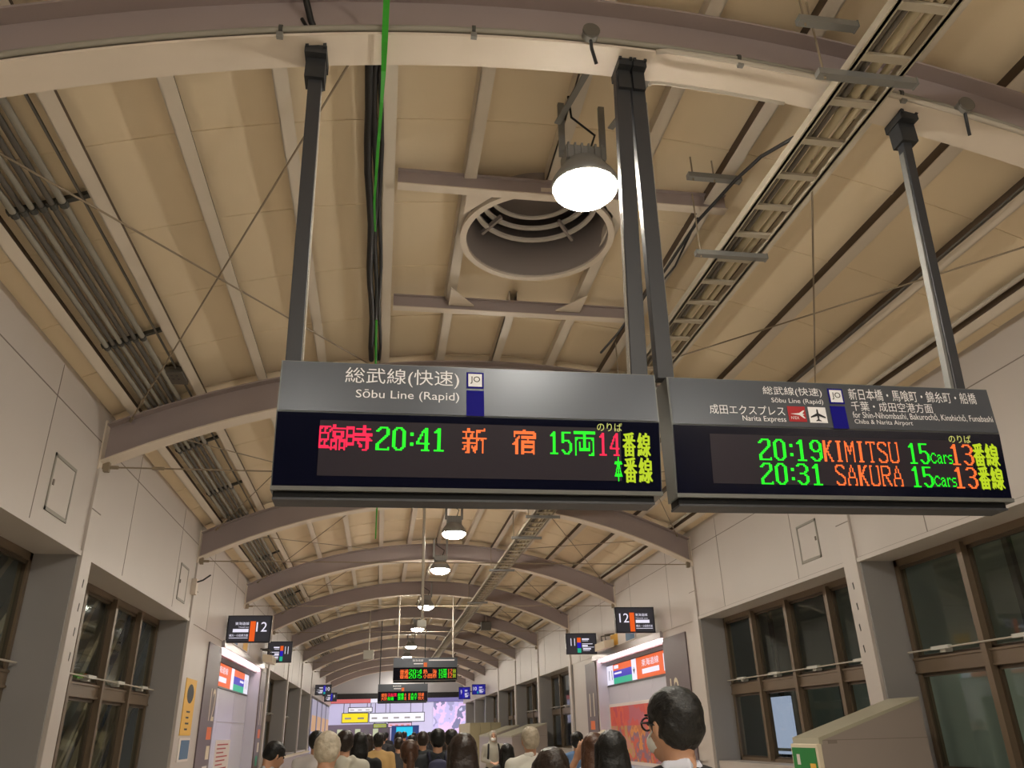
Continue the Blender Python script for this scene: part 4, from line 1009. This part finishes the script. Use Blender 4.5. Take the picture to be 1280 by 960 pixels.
# ================================================================== FAR HALL
M['hall_wall'] = mat('hall_wall', (214, 210, 222), .5); M['gable'] = mat('gable_panel', (190, 190, 196), .5)
q = MB(); n = 30; xs = [XL-.6+(XR-XL+1.2)*i/n for i in range(n+1)]
q.rings([[(x, y, 4.5) for x in xs]+[(x, y, zarc(min(max(x, XL), XR), RCEIL)+.1) for x in reversed(xs)] for y in (Y1, Y1+.2)]); struct(q.build('wall_far', 'gable'), 'pale gable wall closing the end of the vault', 'wall')
t = thing('lit_banner', 'red, white and blue lit banner strip across the corridor end', 'sign', (CX, Y1, 3.8))
q = MB(); q.box(XL, XR, Y1-.15, Y1+.1, 4.15, 4.5); q.build('dark_fascia', 's_black', t)
q = MB(); q.box(XL, XR, Y1-.1, Y1+.1, 3.82, 4.15); q.build('backing', 's_black', t)
for nm, m, a, c in (('red_part', emat('banner_red', (220, 110, 110), .9), XL, -.6), ('white_part', 's_white', -.6, .7), ('blue_part', emat('banner_blue', (120, 140, 220), .9), .7, 3.0), ('violet_part', emat('banner_violet', (150, 140, 200), .7), 3.0, XR)):
    q = MB(); q.quad((a, Y1-.105, 3.84), (c, Y1-.105, 3.84), (c, Y1-.105, 4.12), (a, Y1-.105, 4.12)); q.build(nm, m, t)
# hall shell
q = MB(); q.box(-14, 20, Y1+22, Y1+22.2, 0, 7); q.box(-14.2, -14, Y1, Y1+22.2, 0, 7); q.box(20, 20.2, Y1, Y1+22.2, 0, 7); q.box(-14.2, XL-.6, Y1, Y1+.2, 0, 7); q.box(XR+.6, 20.2, Y1, Y1+.2, 0, 7)
struct(q.build('wall_hall', 'hall_wall'), 'pale violet walls of the bright hall beyond the corridor', 'wall')
q = MB(); q.box(-14, 20, Y1+.2, Y1+22, 6.9, 7.1); struct(q.build('ceiling_hall', 'hall_wall'), 'ceiling of the bright hall beyond the corridor', 'ceiling')
q = MB(); q.box(-14, 20, 100, 100.2, -.2, 7); struct(q.build('trim_3', 'hall_wall'))
for i in range(4):
    for j in range(3):
        q = MB(); q.box(-8+i*6.2, -4.5+i*6.2, Y1+3+j*6, Y1+6+j*6, 6.82, 6.895)
        tag(q.build('light_panel', 'hall_light'), 'square ceiling light panel in the far hall', 'light', 'light panels of the far hall')
def lit_sign(nm, x0, x1, y, z0, z1, m, lb, frame='s_black', lines=None):
    t = thing(nm, lb, 'sign', ((x0+x1)/2, y, z0))
    q = MB(); q.box(x0-.06, x1+.06, y, y+.25, z0-.06, z1+.06); q.build('housing', frame, t)
    q = MB(); q.quad((x0, y-.004, z0), (x1, y-.004, z0), (x1, y-.004, z1), (x0, y-.004, z1)); q.build('face', m, t)
    q = MB(); n = lines or 3
    for i in range(n): a = x0+(x1-x0)*(i+.2)/n; q.quad((a, y-.008, z0+(z1-z0)*.35), (a+(x1-x0)*.5/n, y-.008, z0+(z1-z0)*.35), (a+(x1-x0)*.5/n, y-.008, z0+(z1-z0)*.55), (a, y-.008, z0+(z1-z0)*.55))
    q.build('print', 'pipe' if lines != 4 else 'orange_print', t)
    for xx in (x0+.1, x1-.1):
        q = MB(); q.tube([(xx, y+.12, z1+.05), (xx, y+.12, 6.81)], .03, 6); q.build('hanger', 'dark', t)
lit_sign('exit_sign', -3.28, -.95, 80, 2.74, 3.50, emat('exit_yellow', (255, 226, 10), 1.0), 'bright yellow hanging exit sign at the corridor end', lines=2)
lit_sign('guide_sign', -.80, 4.25, 80, 2.74, 3.46, emat('guide_white', (252, 250, 255), 1.0), 'long white lit guide sign right of the yellow exit sign', lines=5)
lit_sign('guide_sign', -2.7, -.6, 79, 3.62, 3.95, emat('upper_white', (250, 246, 250), .95), 'short white lit sign above the yellow exit sign', lines=3)
lit_sign('kiosk_sign', 1.0, 3.2, 83, 2.3, 2.65, emat('kiosk_pink', (246, 200, 226), .85), 'pink-white shop sign under the long white sign', lines=4)
lit_sign('kiosk_sign', -.4, .8, 83, 2.28, 2.6, emat('kiosk_green', (190, 200, 80), .7), 'small yellow-green shop sign under the white sign', lines=2)
t = thing('video_screen', 'bright cyan video screen above the distant crowd', 'screen', (2.6, 82, 1.2))
q = MB(); q.box(1.3, 3.9, 82, 82.2, .6, 2.4); q.build('frame', emat('screen_frame', (30, 70, 150), .5), t); q = MB(); q.quad((1.75, 81.99, 1.45), (3.3, 81.99, 1.45), (3.3, 81.99, 2.28), (1.75, 81.99, 2.28)); q.build('picture', emat('screen_cyan', (20, 200, 236), 1.0), t)
t = thing('shop_front', 'dark shop front with lit shelves at the far left', 'shop', (-2, 84, 0))
q = MB(); q.box(-5, 1.2, 84, 85, 0, 2.6); q.build('body', 'mauve', t)
for i in range(7):
    q = MB(); q.box(-4.7+i*.85, -4.2+i*.85, 83.96, 84, 1.2, 2.2); q.build('lit_shelf', emat('shelf', (226, 230, 190), .7) if i % 2 else 'traycable2', t)
t = thing('mural', 'large pale violet mural of angular shapes at the far right', 'poster', (9.5, 85.9, 0))
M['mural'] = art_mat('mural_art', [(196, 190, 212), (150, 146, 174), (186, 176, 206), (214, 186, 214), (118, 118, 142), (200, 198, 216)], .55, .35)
q = MB(); q.box(5.5, 16, 85.85, 86.0, .3, 6.3); q.build('picture', 'mural', t); q = MB(); q.box(5.4, 16.1, 85.9, 86.0, .2, 6.4); q.build('frame', 'hall_wall', t)
for i in range(4):
    y0 = 46.2+i*4.2
    q = MB(); q.box(XL-.01, XL+.03, y0, y0+3.2, 0, 3.5)
    t = thing('wall_poster', 'pale violet lit poster with an orange band, %s on the far left wall' % ORD[i], 'poster', (XL, y0+1.6, 0), 'lit posters on the far left wall')
    q.build('panel', emat('poster_violet', (196, 188, 214), .5) if i == 0 else bpy.data.materials['poster_violet'], t)
    q = MB(); q.box(XL+.03, XL+.04, y0+.1, y0+3.1, 1.9, 2.7); q.build('band', emat('poster_orange', (232, 176, 120), .6) if i == 0 else bpy.data.materials['poster_orange'], t)

# ================================================================== PEOPLE
_tuft = bpy.data.textures.new('tuft', 'CLOUDS'); _tuft.noise_scale = .035; _tuft.noise_depth = 2
def remesh(mb, name, m, parent, vox, sm=2, tuft=0):
    me = mb.mesh(name, world_loc(parent)); o = bpy.data.objects.new(name, me); C.objects.link(o)
    r = o.modifiers.new('r', 'REMESH'); r.mode = 'VOXEL'; r.voxel_size = vox; r.use_smooth_shade = True
    s_ = o.modifiers.new('s', 'SMOOTH'); s_.factor = .5; s_.iterations = sm
    if tuft:
        d_ = o.modifiers.new('d', 'DISPLACE'); d_.texture = _tuft; d_.strength = tuft; d_.mid_level = .45
    dg = bpy.context.evaluated_depsgraph_get(); dg.update()
    m2 = bpy.data.meshes.new_from_object(o.evaluated_get(dg)); o.modifiers.clear(); o.data = m2; bpy.data.meshes.remove(me)
    m2.materials.clear(); m2.materials.append(M[m] if isinstance(m, str) else m)
    for p in m2.polygons: p.use_smooth = True
    o.parent = parent; return o
_cloth = {}
def cloth(c):
    if c not in _cloth: _cloth[c] = mat('cloth_%d_%d_%d' % c, c, .8, noise=.12, nscale=8)
    return _cloth[c]
def person(label, x, y, h, heading=0, hair='short', hcol='black_hair', top=(40, 40, 44), bottom=(40, 42, 50), female=False, yaw=0, pitch=0, vox=.016, arm=None, collar=None, hood=False, fm=None, glasses=False, group=None, wide=1.0):
    t = thing('person', label, 'person', (x, y, 0), group)
    k = h/1.72
    T = Matrix.Translation((x, y, 0)) @ Matrix.Rotation(math.radians(heading), 4, 'Z') @ Matrix.Scale(k, 4)
    Hd = T @ Matrix.Translation((0, -.015, 1.48)) @ Matrix.Rotation(math.radians(yaw), 4, 'Z') @ Matrix.Rotation(math.radians(pitch), 4, 'X') @ Matrix.Translation((0, .015, -1.48))
    sw = (.165 if female else .185)*wide
    R_ = [(sw, -.01, 1.395), (sw+.05, -.035, 1.12), (sw+.04, .06, .90)]
    L_ = [(-a, b, c) for a, b, c in R_]
    if arm == 'raised': L_ = [(-sw, -.01, 1.395), (-sw-.075, .235, 1.30), (-.125, .13, 1.53)]
    if arm == 'front': R_ = [(sw, -.01, 1.395), (sw+.06, .0, 1.13), (sw-.10, .22, 1.08)]; L_ = [(-a, b, c) for a, b, c in R_]
    body = MB()
    body.ell((0, -.005, 1.608), (.073, .092, .110), Hd, 18, 12)
    body.cap([(0, .035, 1.575, .060, .050), (0, .042, 1.53, .050, .042)], Hd); body.ell((0, .048, 1.515), (.034, .030, .024), Hd)
    body.cap([(0, .086, 1.615, .009), (0, .104, 1.578, .014)], Hd, 8)
    for s in (-1, 1): body.ell((s*.076, -.008, 1.595), (.010, .020, .032), Hd, 10, 7); body.ell((s*.012, .094, 1.572), (.010, .010, .008), Hd, 8, 6)
    body.cap([(0, .085, 1.546, .024, .008), (0, .087, 1.544, .022, .008)], Hd, 8)
    body.cap([(0, -.012, 1.56, .052), (0, -.022, 1.46, .056), (0, -.025, 1.40, .07)], T)
    body.cap([(0, 0, .96, .155, .105), (0, 0, 1.08, .135, .095), (0, 0, 1.25, .152, .105), (0, -.01, 1.37, .16, .09)], T, 16)
    body.cap([(-sw+.02, -.012, 1.395, .05), (sw-.02, -.012, 1.395, .05)], T)
    for A in (R_, L_):
        s = 1 if A is R_ else -1
        body.cap([A[0]+(.048,), tuple((Vector(A[0])*.5+Vector(A[1])*.5))+(.043,), A[1]+(.037,), A[2]+(.026,)], T)
        w_ = Vector(A[2]); d = (w_-Vector(A[1])).normalized(); side = Vector((s, 0, 0)) if abs(d.x) < .8 else Vector((0, 1, 0)); side = (side-d*side.dot(d)).normalized(); nn = d.cross(side)
        body.cap([tuple(w_)+(.026, .018), tuple(w_+d*.05)+(.038, .017), tuple(w_+d*.085)+(.036, .014)], T, 10)
        for i, (o_, ln) in enumerate(((-.027, .062), (-.009, .074), (.009, .070), (.027, .054))):
            p = w_+d*.085+side*o_*1.05; m_ = p+d*ln*.55+nn*.006*s; e = p+d*ln-nn*.004+nn*.02*s
            body.cap([tuple(p)+(.0095,), tuple(m_)+(.009,), tuple(e)+(.0075,)], T, 8)
        p = w_+d*.03-side*.03; body.cap([tuple(p)+(.012,), tuple(p-side*.02+d*.03)+(.011,), tuple(p-side*.024+d*.062)+(.009,)], T, 8)
    for s in (-1, 1):
        st = .06*s
        body.cap([(s*.085, 0, .94, .088), (s*.09, st*.4+.01, .50, .056), (s*.09, st-.02, .09, .036)], T); body.cap([(s*.09, st-.05, .045, .036, .034), (s*.095, st+.12, .03, .036, .022)], T)
    remesh(body, 'body', 'skin', t, vox*k if arm != 'raised' else .009, 1)
    # eyes
    if vox < .02:
        for s in (-1, 1): q = MB(); q.ell((s*.031, .079, 1.612), (.013, .008, .008), Hd, 10, 6); q.build('eye', 'black_print', t, smooth=True)
        for s in (-1, 1): q = MB(); q.cap([(s*.016, .088, 1.638, .005), (s*.05, .076, 1.638, .004)], Hd, 6); q.build('eyebrow', hcol, t, smooth=True)
    # clothes
    c = MB(); g = .018 if female else .022
    c.cap([(0, 0, .90, .165+g, .115+g), (0, 0, 1.08, .145+g, .10+g), (0, 0, 1.25, (.158+g)*wide, .11+g), (0, -.01, 1.36, (.165+g)*wide, .095+g), (0, -.018, 1.43, .10, .075)], T, 18)
    c.cap([(-sw, -.012, 1.385, .066), (-.06, -.018, 1.435, .058), (.06, -.018, 1.435, .058), (sw, -.012, 1.385, .066)], T)
    for A in (R_, L_):
        a2 = tuple(Vector(A[1])*.12+Vector(A[2])*.88)
        if arm == 'raised' and A is L_: a2 = tuple(Vector(A[1])*.7+Vector(A[2])*.3)
        c.cap([A[0]+(.070,), tuple((Vector(A[0])*.5+Vector(A[1])*.5))+(.062,), A[1]+(.056,), a2+(.044,)], T)
    if hood:
        c.cap([(-.08, -.05, 1.46, .045), (0, -.085, 1.45, .05), (.08, -.05, 1.46, .045)], T); c.cap([(0, -.10, 1.44, .085, .04), (0, -.13, 1.36, .05, .03)], T)
    if hood == 'up': c.ell((0, -.03, 1.612), (.098, .108, .128), Hd, 18, 12); c.cap([(0, -.03, 1.56, .085), (0, -.03, 1.44, .09)], T)
    remesh(c, 'jacket' if not female else 'top', cloth(top), t, vox*k*1.05)
    c = MB()
    for s in (-1, 1):
        st = .06*s; c.cap([(s*.082, 0, .95, .105, .11), (s*.09, st*.4+.01, .50, .078), (s*.09, st-.02, .12, .062)], T)
    remesh(c, 'trousers', cloth(bottom), t, .02*k)
    for s in (-1, 1):
        st = .06*s; c = MB(); c.cap([(s*.09, st-.055, .055, .046, .05), (s*.095, st+.03, .045, .046, .044), (s*.097, st+.14, .034, .042, .03)], T); c.build('shoe', 'shoe', t, smooth=True)
    if collar:
        c = MB(); c.cap([(-.052, .015, 1.462, .016, .024), (-.058, -.035, 1.478, .016, .026), (0, -.078, 1.485, .016, .027), (.058, -.035, 1.478, .016, .026), (.052, .015, 1.462, .016, .024)], T); remesh(c, 'collar', cloth(collar), t, .007)
    # hair
    if hair and not hood == 'up':
        q = MB()
        top_r = (.087, .102, .088)
        q.ell((0, -.020, 1.640), top_r, Hd, 22, 14)
        q.ell((0, -.042, 1.600), (.083, .073, .075 if hair == 'short' else .088), Hd, 20, 12)
        if hair == 'short': q.cap([(0, -.048, 1.59, .074, .055), (0, -.050, 1.565, .066, .042)], Hd)
        if hair == 'short': 
            for s in (-1, 1): q.cap([(s*.068, -.01, 1.62, .014, .035), (s*.070, .0, 1.575, .008, .018)], Hd)
        if hair == 'bob': 
            q.cap([(0, -.055, 1.60, .092, .06), (0, -.06, 1.50, .098, .058), (0, -.058, 1.44, .09, .045)], Hd)
            for s in (-1, 1): q.cap([(s*.074, .01, 1.64, .022, .045), (s*.080, .01, 1.52, .022, .045), (s*.076, .0, 1.45, .018, .035)], Hd)
        if hair == 'long':
            q.cap([(0, -.055, 1.60, .090, .06), (0, -.075, 1.46, .105, .055), (0, -.105, 1.32, .10, .04), (0, -.11, 1.18, .085, .028)], Hd)
            for s in (-1, 1): q.cap([(s*.074, .01, 1.64, .022, .045), (s*.083, -.0, 1.50, .024, .045), (s*.09, -.05, 1.36, .022, .035)], Hd)
        if hair == 'ponytail':
            q.cap([(0, -.10, 1.60, .03), (0, -.135, 1.55, .036), (0, -.145, 1.45, .036, .03), (0, -.14, 1.34, .02)], Hd)
        if hair == 'bun': q.ell((0, -.115, 1.665), (.045, .045, .045), Hd)
        remesh(q, 'hair', hcol, t, .010*k if vox < .02 else .016, 2, .020 if hcol == 'grey_hair' else .013 if hair in ('short', 'bun') else .010)
    if fm:
        q = MB(); q.ell((0, .050, 1.553), (.058, .060, .046), Hd, 16, 10); q.build('face_mask', 'mask_white', t, smooth=True)
        for s in (-1, 1): q = MB(); q.tube([Hd @ Vector((s*.055, .06, 1.57)), Hd @ Vector((s*.078, .0, 1.60))], .003, 6); q.build('mask_loop', 'mask_white', t)
    if glasses:
        q = MB()
        for s in (-1, 1):
            q.tube([Hd @ Vector((s*.034+.026*math.cos(a), .096-abs(s*.034+.026*math.cos(a))*.15, 1.610+.02*math.sin(a))) for a in [2*math.pi*i/16 for i in range(17)]], .0035, 6)
            q.tube([Hd @ Vector((s*.060, .088, 1.614)), Hd @ Vector((s*.080, .03, 1.614)), Hd @ Vector((s*.080, -.01, 1.606))], .004, 6)
        q.tube([Hd @ Vector((-.01, .096, 1.614)), Hd @ Vector((.01, .096, 1.614))], .0035, 6)
        q.build('glasses', 'black_print', t)
    return t, T, Hd
def backpack(T, label, col, x, y):
    t = thing('backpack', label, 'bag', (x, y, 1.0))
    q = MB(); q.cap([(0, -.20, 1.02, .13, .07), (0, -.205, 1.2, .14, .08), (0, -.19, 1.36, .11, .06)], T, 16); remesh(q, 'pack', cloth(col), t, .012)
    q = MB(); q.cap([(0, -.275, 1.05, .10, .03), (0, -.275, 1.17, .10, .03)], T, 12); q.build('front_pocket', cloth(tuple(int(v*.8) for v in col)), t, smooth=True)
    for s in (-1, 1):
        q = MB(); q.tube([T @ Vector(p) for p in ((s*.08, -.16, 1.38), (s*.10, -.06, 1.475), (s*.115, .06, 1.43), (s*.13, .13, 1.28), (s*.14, .08, 1.08), (s*.12, -.16, 1.04))], .02, 8); q.build('strap', cloth(tuple(int(v*.7) for v in col)), t, smooth=True)
    q = MB(); q.tube([T @ Vector(p) for p in ((-.03, -.17, 1.41), (0, -.18, 1.45), (.03, -.17, 1.41))], .008, 6); q.build('handle', cloth(tuple(int(v*.7) for v in col)), t)

# nearest man in a dark suit with glasses, head turned to his left
person('man in a black suit with glasses and short black hair, nearest to the camera', 1.0, 2.80, 1.775, 8, 'short', 'black_hair', (20, 20, 24), (26, 26, 30), yaw=13, vox=.0105, collar=(206, 208, 222), fm=True, glasses=True)
person('woman with long straight black hair beside the man in the suit', 1.29, 4.66, 1.64, 0, 'long', 'black_hair', (206, 196, 180), (60, 60, 70), True, vox=.0125)
person('woman with dark brown hair low at the bottom edge, left of the raised hand', .80, 3.95, 1.575, 6, 'bob', 'dkbrown_hair', (60, 56, 52), (50, 48, 50), True, vox=.0125)
person('brown-haired woman raising her left hand, cream sleeve', 1.56, 6.1, 1.625, -4, 'long', 'brown_hair', (222, 208, 190), (70, 66, 70), True, vox=.013, arm='raised')
person('grey-haired man in a pale blue shirt behind the long-haired woman', 1.82, 6.75, 1.635, -6, 'short', 'grey_hair', (164, 176, 206), (60, 62, 76), vox=.015)
person('white-haired man in a pale grey hooded jacket', -.32, 5.7, 1.672, 6, 'short', 'grey_hair', (196, 196, 186), (80, 80, 84), yaw=-14, pitch=-8, vox=.0125, hood=True)
person('man in a dark suit bowing his head at the far left', -.94, 7.95, 1.625, -30, 'short', 'black_hair', (34, 34, 40), (32, 32, 38), yaw=-30, pitch=-22, vox=.014, collar=(200, 202, 210))
person('person with long auburn-brown hair in the middle of the crowd', .52, 5.28, 1.645, 3, 'long', 'dkbrown_hair', (66, 62, 60), (50, 50, 56), True, vox=.0125)
person('woman with a reddish brown ponytail in a dark grey coat', .28, 7.6, 1.60, 4, 'ponytail', 'brown_hair', (62, 62, 66), (44, 44, 50), True, vox=.014)
p_, T_, H_ = person('tall dark-haired man wearing a navy backpack', .66, 9.5, 1.695, 0, 'short', 'black_hair', (44, 48, 54), (36, 38, 46), vox=.015)
backpack(T_, 'navy backpack on the back of the tall dark-haired man', (64, 66, 96), .66, 9.5)
person('white-haired man in a white shirt at the right', 1.41, 7.9, 1.68, 4, 'short', 'grey_hair', (224, 222, 212), (86, 86, 96), vox=.0135, collar=(232, 230, 222))
p_, T_, H_ = person('person in a grey hood and white mask walking toward the camera', 2.53, 18.8, 1.665, 180, None, 'black_hair', (166, 162, 150), (58, 54, 52), vox=.017, hood='up', fm=True, arm='front')
backpack(T_, 'black backpack worn by the hooded person with the mask', (26, 26, 30), 2.53, 18.8)
person('short woman with long black hair at the right of the crowd', 1.49, 9.9, 1.52, 5, 'long', 'black_hair', (36, 34, 36), (36, 36, 40), True, vox=.016)
person('person in a blue denim shirt with black hair at the right', 2.52, 10.7, 1.625, -8, 'bun', 'black_hair', (92, 122, 164), (60, 66, 84), vox=.016)
person('man in a beige hooded top behind the white-haired man', -.31, 8.5, 1.695, 2, 'short', 'dkbrown_hair', (204, 200, 186), (90, 90, 100), vox=.015, hood=True)
person('dark-haired person in a white top half hidden by the white-haired man', -.68, 9.95, 1.705, 0, 'short', 'black_hair', (206, 200, 200), (60, 60, 70), vox=.017)
person('person in a long black coat left of the tan coat', -.19, 9.6, 1.675, 0, 'bob', 'black_hair', (20, 20, 22), (24, 24, 26), True, vox=.016, wide=1.15)
person('person in a tan coat with black hair', .02, 13.0, 1.675, 0, 'bun', 'black_hair', (196, 160, 104), (110, 90, 66), True, vox=.02, wide=1.15)
person('man in a dark jacket left of the navy backpack', .63, 12.1, 1.675, 2, 'short', 'dkbrown_hair', (38, 42, 46), (36, 38, 44), vox=.02)
p_, T_, H_ = person('dark-haired man with a red bag right of the navy backpack', .90, 10.6, 1.69, 0, 'short', 'black_hair', (34, 34, 40), (34, 34, 40), vox=.018)
t = thing('red_bag', 'small red bag between the two dark-haired men', 'bag', (.86, 10.42, 1.3))
q = MB(); q.cap([(.86, 10.38, 1.27, .06, .04), (.86, 10.38, 1.36, .055, .035)]); q.build('pouch', cloth((206, 60, 60)), t, smooth=True)
q = MB(); q.tube([(.82, 10.39, 1.38), (.86, 10.40, 1.50), (.90, 10.39, 1.38)], .008, 6); q.build('handle', 'paper', t)
far = [(-.15, 15.5, 1.66, 'white', 'person with dark hair in a white top left of the tan coat'), (.62, 15.8, 1.63, 'olive', 'person in an olive jacket behind the ponytail'), (.35, 14.2, 1.60, 'grey', 'person in a charcoal coat right of the tan coat'), (.45, 18.5, 1.70, 'dark', None), (.95, 20.0, 1.66, 'dark', None), (.15, 22.0, 1.68, 'dark', None), (1.35, 17.2, 1.60, 'brown', 'person in a brown top just left of the dark jacket'), (-.5, 24.0, 1.70, 'dark', None), (.8, 26.0, 1.72, 'dark', None), (1.5, 25.0, 1.69, 'dark', None), (-.9, 19.0, 1.66, 'dark', None), (.3, 30.0, 1.72, 'dark', None), (1.3, 31.0, 1.70, 'dark', None)]
FC = {'white': (216, 214, 206), 'olive': (110, 106, 84), 'grey': (66, 66, 70), 'dark': (40, 40, 46), 'brown': (100, 76, 62)}
for i, (x, y, h, cn, lb) in enumerate(far):
    person(lb or 'distant person with dark hair and dark clothes at the far back of the crowd', x, y, h, 0, 'short' if i % 3 else 'bob', 'black_hair' if i % 2 else 'dkbrown_hair', FC[cn], (44, 44, 52), vox=.028, group=None if lb else 'distant crowd')
